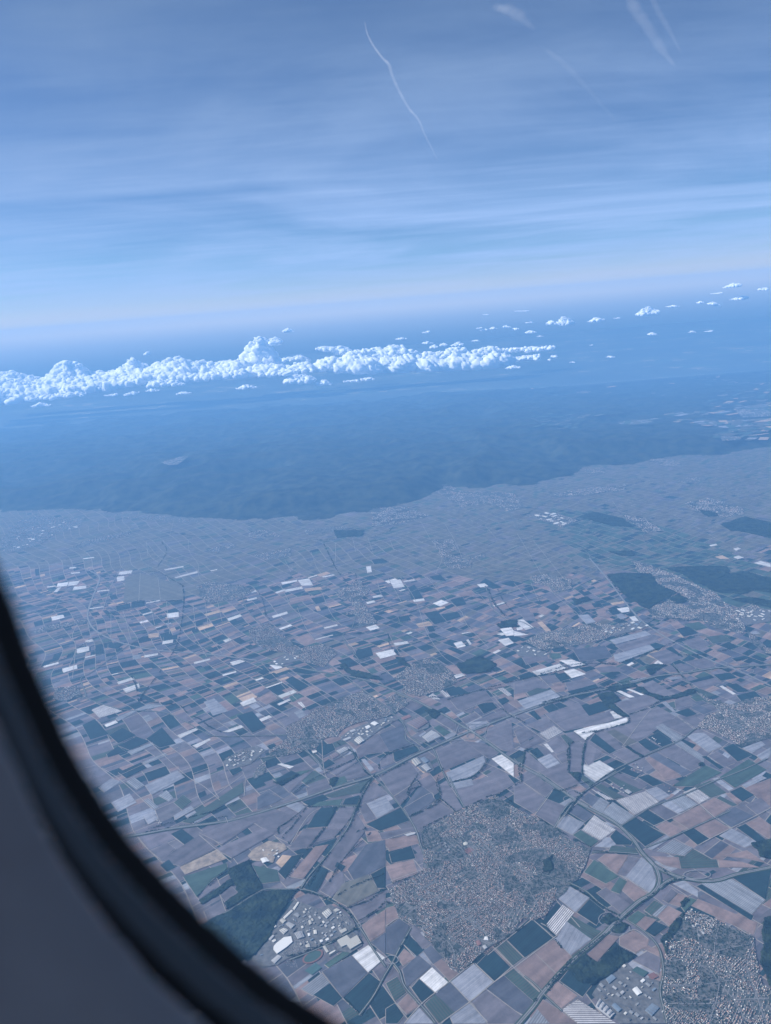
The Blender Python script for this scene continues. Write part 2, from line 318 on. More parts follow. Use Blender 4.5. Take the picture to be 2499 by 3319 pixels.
fields('D', '''F 735 675 790 628 880 680 820 745; K 670 790 740 700 760 715 690 800; S 765 710 690 800 740 845 815 745; K 825 745 880 685 950 740 910 800; R 800 755 905 815 935 825 890 865 775 785; F 740 850 780 780 890 860 800 930 725 860;
K 520 860 625 765 730 850 600 940; R 470 890 550 975 595 940 520 865; K 390 970 460 900 545 985 470 1045; F 280 1045 380 965 465 1045 365 1130; B 560 980 640 915 735 1010 670 1090; B 640 915 725 860 805 935 740 1010; R 510 1015 550 985 665 1090 640 1130;
D 430 1070 510 1015 640 1130 600 1190 560 1170; N 370 1130 430 1075 560 1170 600 1200 580 1225 440 1225; F 275 1190 360 1135 440 1210 430 1225 290 1225; D 210 1095 280 1045 365 1130 300 1180; R 230 1225 165 1140 215 1095 300 1175; W 145 1030 200 980 270 1045 220 1095; K 110 1070 145 1030 215 1095 160 1140;
D 70 990 140 925 200 975 140 1030 90 1070; B 200 960 240 945 320 1005 275 1040; D 160 910 195 885 250 940 205 970; K 75 880 95 835 170 905 135 935; N 100 830 120 800 195 880 160 905; B 50 940 80 900 130 940 75 975; D 0 810 60 770 105 800 80 860 40 930 0 920; B 0 725 40 715 60 770 0 805;
B 0 545 120 515 140 575 30 615; K 15 490 110 455 130 510 25 530; B 0 440 120 400 150 445 15 480; G 855 570 900 515 1010 590 950 620; B 915 515 950 490 1050 495 1000 580; N 1000 580 1050 500 1100 510 1040 590; F 1035 590 1105 505 1150 540 1170 600 1160 640 1140 660;
B 1010 640 1045 600 1130 660 1090 710; G 970 650 1010 590 1045 610 1010 665; N 910 660 950 635 1070 720 1020 750; L 1170 480 1240 430 1330 465 1290 500; F 1125 465 1215 410 1230 425 1150 475; R 960 480 1095 490 1080 465 975 455; B 1145 500 1265 505 1275 555 1200 540; R 1265 510 1430 515 1440 550 1275 555;
B 1435 515 1540 525 1620 550 1440 550; B 1450 500 1560 475 1645 530 1550 510; L 1360 620 1580 755 1640 690 1490 595; K 1490 590 1620 560 1665 560 1640 690; K 1340 630 1365 620 1590 760 1580 780; B 1320 715 1350 685 1610 790 1590 840; F 1240 620 1290 605 1350 650 1350 680;
R 1115 735 1160 690 1200 712 1150 760; L 1150 755 1200 710 1215 715 1170 765; N 1195 690 1235 640 1262 660 1220 705; B 1222 705 1265 660 1310 675 1270 720; G 1275 720 1315 678 1345 690 1290 740; B 1170 760 1220 715 1280 745 1225 805; K 1120 825 1165 780 1220 805 1160 850; B 1075 800 1120 760 1170 775 1120 825; G 1040 770 1090 735 1125 755 1075 800;
B 865 930 960 840 1010 850 910 960; B 1010 850 1070 820 1140 860 1130 890 1080 920 1010 885; N 1065 950 1130 910 1190 940 1180 1010; K 750 1040 790 990 890 1060 850 1110; B 690 1100 740 1040 830 1105 760 1160; S 830 1225 1000 1225 830 1120 760 1165; B 620 1190 680 1120 750 1165 830 1225 640 1225; L 610 1225 655 1160 710 1225;
R 0 1050 50 1020 90 1090 40 1130; B 50 1140 95 1095 145 1150 90 1185; K 0 1160 40 1135 80 1190 50 1225 0 1225; F 80 1225 145 1155 210 1225; B 1110 900 1130 885 1190 915 1180 935''')
fields('e', '''F 710 910 830 865 890 945 780 1010; K 705 1045 780 1010 930 935 990 1020 795 1090; N 655 925 705 905 770 1010 705 1030; N 790 1100 1020 1060 1040 1110 810 1145; B 815 1145 1045 1115 1055 1165 840 1199; N 990 1010 1170 900 1290 970 1050 1095; N 1190 790 1245 790 1340 950 1290 970 1185 880;
N 1260 810 1400 760 1610 710 1665 780 1560 850 1350 940; F 1225 710 1470 600 1480 640 1440 700 1380 740 1250 770; F 1250 780 1390 750 1405 790 1275 820; W 1520 620 1590 590 1665 650 1665 740; N 1160 565 1340 500 1460 590 1210 700; N 1345 505 1475 520 1570 580 1500 620; Y 1000 640 1020 640 1095 705 1080 715; N 780 720 990 640 1070 740 885 865;
N 890 870 1040 760 1050 790 930 920; D 950 940 1060 790 1130 840 1160 890 990 1000; K 880 580 1030 535 1055 570 890 635; N 795 680 800 640 850 590 895 640; N 640 560 700 510 790 460 860 570 720 590 660 620; D 790 460 940 400 1000 540 860 575; K 375 565 400 530 490 520 510 560 430 605; N 440 690 620 590 650 640 510 730;
G 100 750 280 700 360 690 150 790; N 160 790 370 690 250 800 210 840; D 80 820 140 790 220 850 170 880; N 470 760 500 750 660 640 740 715 600 760; G 480 760 570 730 590 770 500 805; N 320 810 470 760 495 805 330 860; R 430 860 770 740 680 840 480 875; K 290 900 430 850 470 880 340 930; K 550 920 570 880 665 855 655 920; G 350 930 400 900 560 880 540 920;
N 670 910 700 830 760 770 850 850; K 400 940 525 930 460 1060 320 1070; N 130 1130 330 940 420 935 250 1110 210 1170; N 300 1075 450 1070 350 1199 210 1199; N 540 930 640 930 600 1020 500 1130 380 1160 450 1070; N 490 1199 640 960 710 1070 600 1199; B 700 1090 780 1085 815 1150 720 1160; Y 80 965 130 950 210 1020 190 1040; F 185 925 260 900 320 930 270 970; N 140 945 180 930 260 980 215 1015;
D 0 870 60 830 170 880 140 900 0 950; N 0 990 80 965 180 1050 100 1110 0 1050; W 130 265 205 232 220 240 145 275; G 205 220 250 195 300 215 230 255; W 260 255 285 250 315 285 300 290; L 290 300 240 320 275 360 320 335; W 0 370 80 338 100 350 15 385; S 1150 235 1110 215 1140 195 1190 235; S 1225 225 1175 175 1200 170 1255 215; K 1225 180 1310 150 1380 195 1250 215;
S 1560 165 1630 215 1655 205 1590 155; K 1550 240 1610 220 1640 245 1590 275; K 1420 265 1530 255 1560 290 1470 330; W 1275 80 1330 65 1350 80 1290 100; W 130 655 160 650 240 670 215 685; F 675 625 700 620 760 690 735 705; B 1220 20 1280 10 1360 80 1290 75; N 1250 240 1380 190 1480 180 1540 250 1420 270 1390 330 1300 300; N 1150 360 1200 330 1290 390 1280 450; G 1140 420 1180 400 1260 450 1210 475;
N 1400 380 1600 300 1620 340 1500 370 ; N 1500 420 1650 370 1665 560 1600 570 1480 490; K 30 90 110 60 150 85 80 110; K 180 110 230 85 340 150 270 185; K 250 60 330 30 400 60 330 75; B 0 230 90 180 130 230 60 270; N 140 370 330 300 360 330 180 410; D 0 200 60 160 90 180 0 220; K 0 60 60 25 100 45 40 80''')
fields('b', '''W 155 577 258 560 262 570 165 592; W 265 563 338 550 365 597 290 598; W 178 625 290 605 300 617 185 640; Y 305 618 410 605 425 622 315 635; W 420 538 500 524 505 530 430 545; W 707 473 738 470 745 510 715 515; W 860 563 930 557 957 605 885 615; W 945 568 1020 557 1030 565 955 575;
W 748 668 800 655 820 668 755 678; W 708 705 760 693 768 705 715 718; W 1010 690 1080 680 1090 695 1018 705; Y 375 735 398 727 415 758 390 763; W 95 795 195 765 200 780 105 808; Y 1155 742 1215 733 1222 743 1165 755; Y 1030 845 1115 828 1140 855 1050 868; W 885 970 975 957 985 973 895 988;
W 430 870 520 848 525 858 440 878; W 705 868 770 850 797 873 735 890; W 375 945 490 915 495 920 380 950; W 768 1035 885 1008 903 1045 800 1072; W 1425 590 1475 582 1500 600 1450 610; W 1575 878 1645 862 1665 890 1665 920 1615 925; W 1560 950 1630 935 1665 970 1610 990; W 1273 970 1325 957 1355 990 1300 1003;
W 1355 950 1370 945 1392 975 1380 982; W 1325 907 1385 897 1388 901 1330 912; K 620 1060 650 1010 740 1000 755 1050 660 1080; W 80 1112 150 1112 165 1130 120 1142; K 915 800 980 788 1000 822 925 835; K 1080 775 1165 760 1230 830 1150 850; K 1190 785 1300 765 1325 800 1230 828; K 1250 690 1330 670 1360 720 1290 735;
K 1100 865 1140 858 1158 893 1115 900; K 1115 540 1190 525 1230 570 1140 560; K 980 610 1020 590 1080 680 1000 690; K 350 680 420 668 445 700 380 720; K 1440 580 1480 550 1590 610 1530 620; B 210 680 340 655 355 690 215 705; B 240 940 330 905 385 965 310 990; B 1300 650 1390 625 1420 655 1320 672; K 740 430 810 420 860 445 760 460''')
fields('a', '''W 540 420 610 412 612 418 540 426; W 450 480 495 477 495 484 450 488; W 460 514 520 507 515 517 460 521; W 775 508 860 497 850 520 765 530; W 757 540 805 534 808 563 760 571; W 1065 492 1190 470 1190 478 1070 499; W 1130 543 1280 502 1283 515 1140 549; W 375 582 445 573 435 600 365 607;
W 450 573 520 565 500 592 440 600; W 480 605 560 597 560 615 470 629; W 375 610 400 606 370 640 345 641; W 303 605 360 597 365 603 305 610; W 630 632 710 624 712 630 630 638; W 580 745 670 732 675 737 585 750; W 330 800 410 786 420 805 340 825; W 1080 778 1158 768 1160 800 1085 808;
Y 960 912 1030 903 1030 930 965 938; W 1055 958 1125 946 1120 968 1050 980; W 498 1010 578 992 580 1018 498 1036; W 403 1135 500 1110 502 1138 408 1160; L 860 1050 912 1043 915 1070 862 1077; W 935 1050 1025 1035 1025 1048 935 1065; W 280 1120 380 1093 382 1105 285 1130; W 1255 1095 1360 1070 1365 1080 1260 1107;
W 1490 1095 1560 1077 1590 1090 1510 1117; W 1440 1175 1530 1150 1535 1160 1445 1185; W 1365 500 1410 490 1405 497 1365 503; W 945 708 1035 690 1040 697 950 714; W 1600 688 1665 672 1665 685 1605 698; K 750 730 845 710 845 745 755 765; K 850 708 940 692 940 730 850 745; K 700 975 830 960 760 1010 700 1000; K 615 1005 670 995 675 1040 618 1045;
K 1060 930 1150 915 1150 945 1060 958; V 815 540 905 515 905 690 800 705; V 910 515 1025 545 1040 690 900 690; V 1030 550 1190 600 1190 690 1040 690''')
fields('A', '''F 880 900 925 885 985 940 920 960; W 1035 905 1095 880 1110 900 1050 920; W 505 815 575 793 583 803 512 825; W 530 845 600 820 605 840 545 862; S 395 935 450 912 530 940 430 970; L 500 970 640 910 720 915 590 940 510 985; W 268 762 330 742 335 755 275 775; W 330 670 382 660 385 680 335 692;
L 550 1115 660 1075 665 1085 570 1130; L 615 1160 710 1120 725 1130 630 1170; W 765 1045 850 1012 858 1020 780 1058; W 830 1090 905 1058 912 1065 850 1100; W 960 1030 1040 1000 1055 1010 990 1032; K 630 1060 700 1010 760 1080 690 1100; K 510 1090 590 1050 650 1070 560 1110; K 1020 960 1090 940 1150 1010 1090 1035; W 450 1000 500 980 510 990 460 1010;
K 355 1000 410 975 470 1040 390 1065; K 470 1045 530 1010 590 1045 510 1080''')
fields('C', '''F 625 195 765 130 798 160 655 237; L 590 215 545 180 580 160 625 195; F 480 270 560 230 590 270 510 310; F 620 330 660 310 685 340 640 365; F 750 325 825 283 840 300 755 345; K 510 140 610 95 635 120 545 165; K 460 60 510 25 545 50 465 75; K 985 125 1025 105 1050 130 1005 155; R 820 360 785 355 1050 180 1055 225 880 330;
Y 778 550 940 470 980 510 800 580; F 425 205 480 165 530 180 450 225; K 1380 110 1420 80 1450 100 1390 130; R 750 270 785 300 830 265 790 235; L 665 300 620 260 640 250 685 290; L 730 265 685 240 720 215 750 250; Y 1190 530 1220 495 1260 500 1230 560; K 1260 500 1310 490 1230 600 1200 570; B 1250 590 1360 460 1420 450 1310 600; K 1310 640 1380 540 1420 560 1380 640 1365 660;
N 1390 540 1490 370 1580 390 1440 570; N 1380 650 1420 600 1480 560 1490 620 1430 680; K 1445 545 1455 525 1495 545 1475 570; D 1500 560 1580 450 1665 430 1665 545 1530 610; V 1435 685 1480 620 1590 580 1640 650 1500 720; K 1600 580 1665 545 1665 640 1630 640; N 1505 720 1665 655 1665 720 1545 780; B 1560 800 1665 730 1665 830 1600 870; D 1600 875 1665 830 1665 930;
W 1520 930 1590 885 1665 940 1590 1005; D 1390 1000 1520 930 1590 1005 1480 1115; L 1300 1075 1390 1005 1425 1050 1350 1105; K 1350 1100 1425 1050 1480 1115 1440 1150; K 1480 1115 1595 1005 1640 1040 1560 1190; G 1400 970 1500 900 1560 880 1500 930 1420 985; N 860 400 1020 330 1110 350 960 450; N 930 470 1160 370 1210 390 1000 510; N 1000 330 1180 290 1290 340 1200 410 1100 360;
N 690 520 860 410 940 465 780 545; N 650 480 720 440 760 470 700 520; K 690 540 730 515 760 550 720 570; G 790 590 980 530 985 560 920 600 850 680; N 850 680 900 640 930 640 860 690; N 950 670 1000 630 1030 660 975 705; N 880 740 960 690 975 740 900 790; G 1090 540 1200 560 1210 610 1130 620; K 1190 170 1260 130 1300 150 1200 190''')
WOODS = []
def woods(tile, text):
    for ln in text.split(';'):
        w = ln.split()
        if w: WOODS.append(gp(tile, *[float(a) for a in w]))
woods('C', '''1140 655 1290 645 1240 700 1200 780 1150 870 1100 925 1020 960 900 860 860 800 985 745 1050 700; 985 560 1080 515 1130 640 1050 690 980 730 970 705 1030 660 1010 620 1000 600; 930 650 1000 600 1010 625 950 665 870 710 860 690''')
woods('D', '''1000 885 1080 930 960 1020 890 1060 850 1050 790 990 860 930 910 960; 1640 770 1665 760 1680 760 1690 1080 1660 1070 1620 960; 1580 450 1680 425 1680 515 1620 500; 930 780 965 750 1010 775 960 800; 980 830 1020 790 1050 800 1010 840; 680 520 720 500 720 560 680 570; 1270 700 1300 680 1310 690 1280 725; 1290 745 1240 800 1200 850 1185 870 1215 925 1225 880 1270 800''')
woods('c', '''600 530 700 515 880 520 950 600 1050 645 960 700 870 750 740 680 640 580; 980 485 1160 472 1380 475 1390 520 1260 590 1190 582 1080 515; 1410 520 1500 505 1680 560 1680 650 1560 625 1480 650 1330 645 1210 590 1290 575; 1420 690 1520 670 1680 700 1680 745 1500 705; 1010 680 1060 650 1130 690 1060 715; 1340 200 1400 240 1500 250 1665 290 1665 190 1500 150; 420 150 520 120 700 160 780 220 640 210 ; 620 380 760 370 780 400 700 405; 390 690 470 670 500 690 400 720;1180 100 1260 150 1330 150 1300 120''')
woods('B', '''310 740 400 700 480 740 450 770 340 780; 1130 750 1200 740 1190 750 1140 780; 500 555 560 548 575 580 500 575''')
woods('d', '''540 200 640 190 690 240 640 260 740 345 700 345 600 290; 870 20 900 5 990 10 910 60 880 80; 1150 170 1190 180 1080 225 950 240 860 205 790 160 830 155 880 195 1000 225 1080 195; 350 705 430 715 420 765 390 740; 1200 650 1225 645 1235 665 1200 670; 600 160 780 130 800 150 640 185; 720 545 735 540 845 605 820 612''')
woods('b', '''500 240 690 240 680 275 520 290; 1560 850 1665 830 1665 860 1580 875; 900 1060 960 1070 1000 1130 930 1110; 560 1100 620 1150 700 1180 640 1199 540 1120''')
woods('e', '''1300 0 1500 20 1480 60 1370 70; 1130 320 1200 310 1150 350 ; 150 770 270 720 160 800 110 770; 480 750 520 745 500 800 480 790; 1090 310 1140 300 1190 330 1150 365; 520 30 640 90 830 110 700 60''')
TOWNS = []
def town(tile, name, coords, ang=None, dens=1.0, kind='town', label=''):
    TOWNS.append(dict(name=name, poly=gp(tile, *coords), ang=ang, dens=dens, label=label))
T = town
T('D', 'T1', (345,290,480,240,560,290,640,330,735,385,800,430,890,470,880,510,830,600,800,630,735,690,690,755,640,780,600,775,560,820,480,870,400,940,320,1005,285,985,220,900,150,820,60,770,20,690,10,640,90,605,160,560,165,500,150,420,150,395,230,345), None, 1.0)
T('D', 'T8', (1310,740,1380,755,1590,850,1600,950,1630,1060,1665,1080,1680,1230,1220,1230,1190,1100,1200,1000,1215,930,1195,870,1240,800), None, 1.0)
T('d', 'T3', (1190,180,1260,230,1330,240,1400,270,1500,240,1570,225,1680,215,1680,480,1640,490,1480,540,1370,490,1250,430,1180,430,1200,400,1250,340,1320,310,1280,260,1200,205), None, 1.0)
T('e', 'T4', (180,420,280,370,390,290,500,250,560,220,690,180,740,215,880,330,830,350,740,370,660,385,560,430,520,480,440,490,380,550,320,570,160,610,90,600,70,575,200,490), None, .9)
T('e', 'T4b', (820,240,900,195,990,260,900,325,830,270), None, .9)
T('e', 'T5', (890,100,990,10,1090,-30,1200,0,1250,60,1310,120,1180,180,1060,210,920,190,960,140), None, .9)
T('A', 'T6', (1070,590,1160,560,1200,600,1260,640,1300,670,1400,650,1460,690,1400,750,1300,720,1240,690,1160,680,1090,640), None, .9)
T('b', 'T7', (500,640,590,600,640,560,660,560,690,600,740,600,720,650,680,680,720,760,780,840,680,870,620,880,660,840,640,790,570,790,560,770,640,760,620,700,560,690), None, .9)
T('A', 'T9', (850,400,900,380,1040,395,1100,420,1050,450,900,475,860,450), None, .8)
T('B', 'T10', (600,640,680,600,780,585,900,560,1000,575,1040,560,1030,590,940,630,800,660,700,680,710,700,690,680), None, .9)
T('B', 'T11', (1060,290,1120,300,1240,350,1330,390,1420,430,1500,500,1560,590,1540,610,1420,580,1340,540,1290,440,1180,390,1090,340), None, 1)
T('B', 'T11b', (1130,500,1220,460,1330,500,1380,550,1160,540), None, .9)
T('B', 'T11c', (1440,550,1500,500,1600,480,1620,500,1560,540), None, .6)
T('B', 'T11d', (1560,590,1600,620,1665,680,1665,690,1640,690,1570,640), None, .8)
T('B', 'T12', (620,360,700,350,800,370,810,410,740,430,700,400,640,385), None, .8)
T('B', 'T13', (190,200,290,200,320,240,260,260,370,290,370,320,270,330,240,270), None, .7)
T('B', 'T13b', (350,268,430,260,430,275,370,285), None, .7)
T('F', 'T14', (160,960,250,950,330,990,450,990,560,1000,600,1060,520,1075,440,1040,330,1060,230,1000), None, .8)
T('F', 'T14b', (-60,1060,90,1055,190,1095,60,1130,-60,1140), None, .8)
T('F', 'T15', (600,1095,720,1080,830,1115,760,1145), None, .9)
T('F', 'T16', (1020,1090,1120,1110,1200,1160,1120,1170), None, .8)
T('F', 'T17', (1290,1040,1400,1020,1540,1060,1550,1090,1450,1105,1340,1080), None, .9)
T('F', 'T18', (690,1005,880,975,1040,960,1030,985,780,1015), None, .7)
T('F', 'T19', (1130,850,1240,850,1290,880,1200,880), None, .7)
T('F', 'T20', (1240,940,1380,925,1380,940,1290,955), None, .7)
T('F', 'T21', (1500,650,1660,660,1665,685,1540,690), None, .6)
T('F', 'T22', (860,895,940,890,950,910,870,925), None, .7)
T('F', 'T23', (1440,785,1530,785,1530,800,1450,805), None, .6)
T('a', 'T24', (30,380,0,300,120,180,250,140,420,160,560,150,500,230,380,250,260,330,100,380), None, .45)
T('a', 'T25', (450,350,600,290,850,240,830,275,620,320,480,365), None, .6)
T('a', 'T26', (640,125,900,140,1250,155,1290,185,1150,190,900,165,700,150), None, .45)
T('b', 'T27', (-60,220,130,255,160,280,0,290,-60,280), None, .7)
T('b', 'T28', (-20,400,230,355,220,400,60,440), None, .6)
T('b', 'T29', (300,240,480,210,620,220,500,250,320,265), None, .4)
T('a', 'T30', (1330,370,1520,320,1530,345,1400,390), None, .6)
T('E', 'T31', (705,875,810,845,825,850,780,888,740,890), None, .8)
T('a', 'T32', (200,900,300,860,560,815,570,828,330,890,230,915), None, .6)
T('c', 'T33', (450,490,540,480,550,500,470,505), None, .6)
T('A', 'T34', (235,840,330,830,360,870,280,900,240,890), None, .8)
T('C', 'T35', (970,80,1060,40,1110,50,1080,80,1000,105), None, .5)
T('C', 'T36', (1120,110,1150,90,1140,150,1100,170,1090,150), None, .4)

def rough(poly, step=60, amp=.5, seed=1):
    """the same outline with an uneven edge"""
    out = []; P_ = [np.array(p) for p in poly]
    for i in range(len(P_)):
        a, b = P_[i], P_[(i+1) % len(P_)]; L = np.linalg.norm(b-a); n = max(1, int(L/step)); nv = np.array((-(b-a)[1], (b-a)[0]))/max(L, 1e-6)
        for k in range(n):
            p = a+(b-a)*k/n; f = (fbm(np.array([p[0]/step/2.5]), np.array([p[1]/step/2.5]), seed, 3)[0]-.5)*2
            out.append(tuple(p+nv*f*step*amp))
    return out
def in_any(x, y, polys):
    r = np.zeros(np.shape(x), bool)
    for p in polys:
        q = np.array(p); m_ = (x > q[:, 0].min()) & (x < q[:, 0].max()) & (y > q[:, 1].min()) & (y < q[:, 1].max())
        if m_.any(): r[m_] |= inpoly(x[m_], y[m_], p)
    return r
VINE = gp('V', -400, 1000, 2200, 900, 2200, 1130, 1700, 1160, 1560, 1230, 1290, 1240, 1100, 1260, 900, 1240, 700, 1240, 540, 1250, 400, 1290, 330, 1240, 180, 1220, -50, 1230, -400, 1250)
MEAD = gp('V', 1120, 1110, 1240, 1100, 1380, 1120, 1560, 1180, 1700, 1260, 1700, 1330, 1560, 1300, 1400, 1250, 1290, 1220, 1180, 1150)
def warp(s, t):
    return s+(fbm(s/2600, t/2600, 3, 2)-.5)*900, t+(fbm(s/2600+50, t/2600, 4, 2)-.5)*700
CA, SA = math.cos(R_(33)), math.sin(R_(33))
def st2xy(s, t): return s*CA+t*SA, s*SA-t*CA      # s along 33 deg, t along -57 deg
def generic():
    Q, Cc, UV = [], [], []
    pal_mid = [('N', .24), ('D', .12), ('B', .22), ('K', .28), ('G', .06), ('V', .05), ('W', .007), ('Y', .012)]
    pal_near = [('N', .5), ('D', .15), ('B', .1), ('K', .17), ('R', .04), ('F', .06)]
    pal_vine = [('V', .74), ('D', .07), ('G', .08), ('N', .09), ('K', .02)]
    pal_mead = [('G', .6), ('V', .25), ('K', .15)]
    def pick(pal):
        r = random.random()*sum(p[1] for p in pal)
        for k, w in pal:
            r -= w
            if r <= 0: return k
        return pal[0][0]
    s0 = -16000
    while s0 < 34000:
        bw = random.uniform(230, 380)
        t0 = -36000.0
        while t0 < 8000:
            bl = random.uniform(450, 950)
            cs, ct = s0+bw/2, t0+bl/2
            ws, wt = warp(cs, ct); x, y = st2xy(ws, wt)
            near = y < 12800-.08*x
            if y < 4500 or abs(x) > 5000+y*.75 or y > np.interp(x, EX, EY)+1500: t0 += bl; continue
            mead = inpoly(np.array([x]), np.array([y]), MEAD)[0]; vine = inpoly(np.array([x]), np.array([y]), VINE)[0]
            pal = pal_mead if mead else pal_vine if vine else pal_near if near else pal_mid
            t = t0
            while t < t0+bl-15:
                w = random.choice((40, 55, 70, 95, 130, 180))*random.uniform(.8, 1.2)*(1.5 if near else 1)
                if random.random() < .12: w *= 1.8
                w = min(w, t0+bl-t)
                if t0+bl-(t+w) < 20: w = t0+bl-t
                half = random.random() < .25
                for (sa, sb) in (((0, .5), (.5, 1)) if half else ((0, 1),)):
                    k = pick(pal); c, a, per = KIND[k]
                    v = random.uniform(.8, 1.2) if not vine else random.uniform(.74, 1.2)
                    g_ = 6 if not vine else 6.5
                    A, B_ = s0+sa*bw+g_*(sa == 0), s0+sb*bw-g_*(sb == 1)
                    ta = t+(g_ if t == t0 else .4); tb = t+w-(g_ if t+w >= t0+bl-1 else .4)
                    Q.append(((A, ta), (B_, ta), (B_, tb), (A, tb))); Cc.append((c[0]*v*random.uniform(.96, 1.04), c[1]*v, c[2]*v*random.uniform(.96, 1.04), a))
                    UV.append(per)
                t += w
            t0 += bl
        s0 += bw
    Q = np.array(Q); S, Tt = Q[..., 0], Q[..., 1]
    S2, T2 = warp(S, Tt); X, Y = st2xy(S2, T2)
    uv = np.stack([Tt/np.array(UV)[:, None], S/60], -1).reshape(-1, 2)
    V = np.stack([X, Y, np.full(X.shape, .6)], -1).reshape(-1, 3)
    F = np.arange(len(V)).reshape(-1, 4)
    tag(mesh('farm_fields', V, F, M_FARM, cols=Cc, uvs=uv), kind='structure')
generic()
def shrink(poly, d):
    p = np.array(poly); c = p.mean(0); v = p-c; L = np.linalg.norm(v, axis=1)[:, None]
    return c+v*(1-d/np.maximum(L, d*3))
COVER = []
def traced():
    V, Fc, Cc, UV = [], [], [], []; U, UF = [], []
    for i, (k, poly) in enumerate(FLD):
        c, a, per = KIND[k]; v = random.uniform(.86, 1.14)
        P_ = np.array(poly); e = P_[1]-P_[0]; L = np.linalg.norm(e); e = e/L; n_ = np.array((-e[1], e[0]))
        dist = P_.mean(0)[1]
        q = shrink(poly, 5); z = 4.0+.008*i
        if k in 'WFSL' :
            COVER.append((k, q, z, e, per*max(1, dist/9500)*(1.0), v)); 
        else:
            b = len(V)
            for p_ in q:
                V.append((p_[0], p_[1], z)); UV.append(((p_@n_)/per, (p_@e)/60))
            Fc.append(list(range(b, len(V)))); Cc.append((c[0]*v, c[1]*v, c[2]*v, a))
        b = len(U)
        for p_ in shrink(poly, -4): U.append((p_[0], p_[1], 1+.007*i))
        UF.append(list(range(b, len(U))))
    o = mesh('field', V, Fc, M_FARM, cols=Cc, uvs=UV); tag(o, kind='structure')
    tag(mesh('field_margins', U, UF, M_GROUND), kind='structure')
traced()
def covers():
    """each foil or fleece covered field is a thing of its own"""
    for j, (k, q, z, e, per, v) in enumerate(COVER):
        c, a, _ = KIND[k]; n_ = np.array((-e[1], e[0]))
        uv = [((p_@n_)/per, (p_@e)/60) for p_ in q]
        n = len(q); base = q.mean(0)
        top = [(p_[0]-base[0], p_[1]-base[1], .5) for p_ in q]; bot = [(p_[0]-base[0], p_[1]-base[1], 0) for p_ in q]
        fs = [list(range(n))]+[[i, n+i, n+(i+1) % n, (i+1) % n] for i in range(n)]
        o = mesh('foil_covered_field', top+bot, fs, M_FARM, cols=[(c[0]*v, c[1]*v, c[2]*v, a)]*(n+1), uvs=uv+uv)
        o.location = (base[0], base[1], z)
        COVOBJ.append(o)
        tag(o, kind='structure')
COVOBJ = []
covers()

# ------------------------------------------------------------------ roads
M_ROAD = mat('asphalt', rough=.85, build=lambda t, p: m_noise(t, p, (.10, .10, .108), (.135, .135, .14), .01))
M_LANE = mat('concrete_lane', (.26, .26, .26), .85)
M_TRACK = mat('farm_track_gravel', (.19, .175, .16), .95)
M_VERGE = mat('verge_grass', rough=.95, build=lambda t, p: m_noise(t, p, (.012, .026, .016), (.028, .042, .022), .006))
def smooth_line(P, n=6):
    P = [np.array(p) for p in P]
    if len(P) < 3: return np.array(P)
    P = [2*P[0]-P[1]]+P+[2*P[-1]-P[-2]]; out = []
    for i in range(1, len(P)-2):
        for k in range(n):
            t = k/n; p0, p1, p2, p3 = P[i-1:i+3]
            out.append(.5*((2*p1)+(-p0+p2)*t+(2*p0-5*p1+4*p2-p3)*t*t+(-p0+3*p1-3*p2+p3)*t**3))
    out.append(P[-2]); return np.array(out)
class Strips:
    def __init__(s): s.V = []; s.F = []; s.k = 0
    def add(s, line, w, z, off=0.0):
        L = smooth_line(line); t = np.gradient(L, axis=0); t /= np.maximum(np.linalg.norm(t, axis=1), 1e-6)[:, None]
        n = np.stack([-t[:, 1], t[:, 0]], 1); z = z+s.k*.006; s.k += 1; b = len(s.V)
        for p, q in zip(L, n):
            a = p+q*(off-w/2); c = p+q*(off+w/2); s.V += [(a[0], a[1], z), (c[0], c[1], z)]
        for i in range(len(L)-1): s.F.append((b+2*i, b+2*i+1, b+2*i+3, b+2*i+2))
    def build(s, name, m_): return tag(mesh(name, s.V, np.array(s.F), m_), kind='structure')
MW = [('s', '-50 70 200 200 400 300 560 400 750 510 900 610 1100 760 1300 900 1500 1020 1700 1120'), ('s', '-100 870 0 820 250 710 500 600 740 500 950 420 1150 340 1350 270 1665 160'),
      ('B', '666 917 800 875 930 850 1060 820 1170 790 1300 775 1420 755 1510 750 1680 738'), ('e', '986 618 760 730 500 810 270 890 0 975'), ('C', '1110 316 980 350 760 380 620 405 480 430'),
      ('e', '1010 234 900 185 820 150 700 110 560 80 400 55 230 25 0 -5'), ('A', '1110 722 900 695 700 680 580 660 480 630 410 590 380 540 385 490 420 400 430 365 400 340 340 320 240 310 140 310 60 312'),
      ('D', '545 1260 640 1150 680 1090 800 960 930 850 1000 780 1090 700 1150 665 1180 620 1175 570 1150 530 1110 490 1060 420 980 350 830 270'), ('q', '241 79 400 190 530 280 640 360 700 400 860 480'),
      ('D', '1180 640 1230 605 1290 600 1370 610 1440 605 1520 580 1665 550'), ('D', '1110 490 1170 550 1260 590 1330 602'), ('B', '880 280 950 360 1050 490 1130 570 1260 650 1400 720 1510 760 1680 840')]
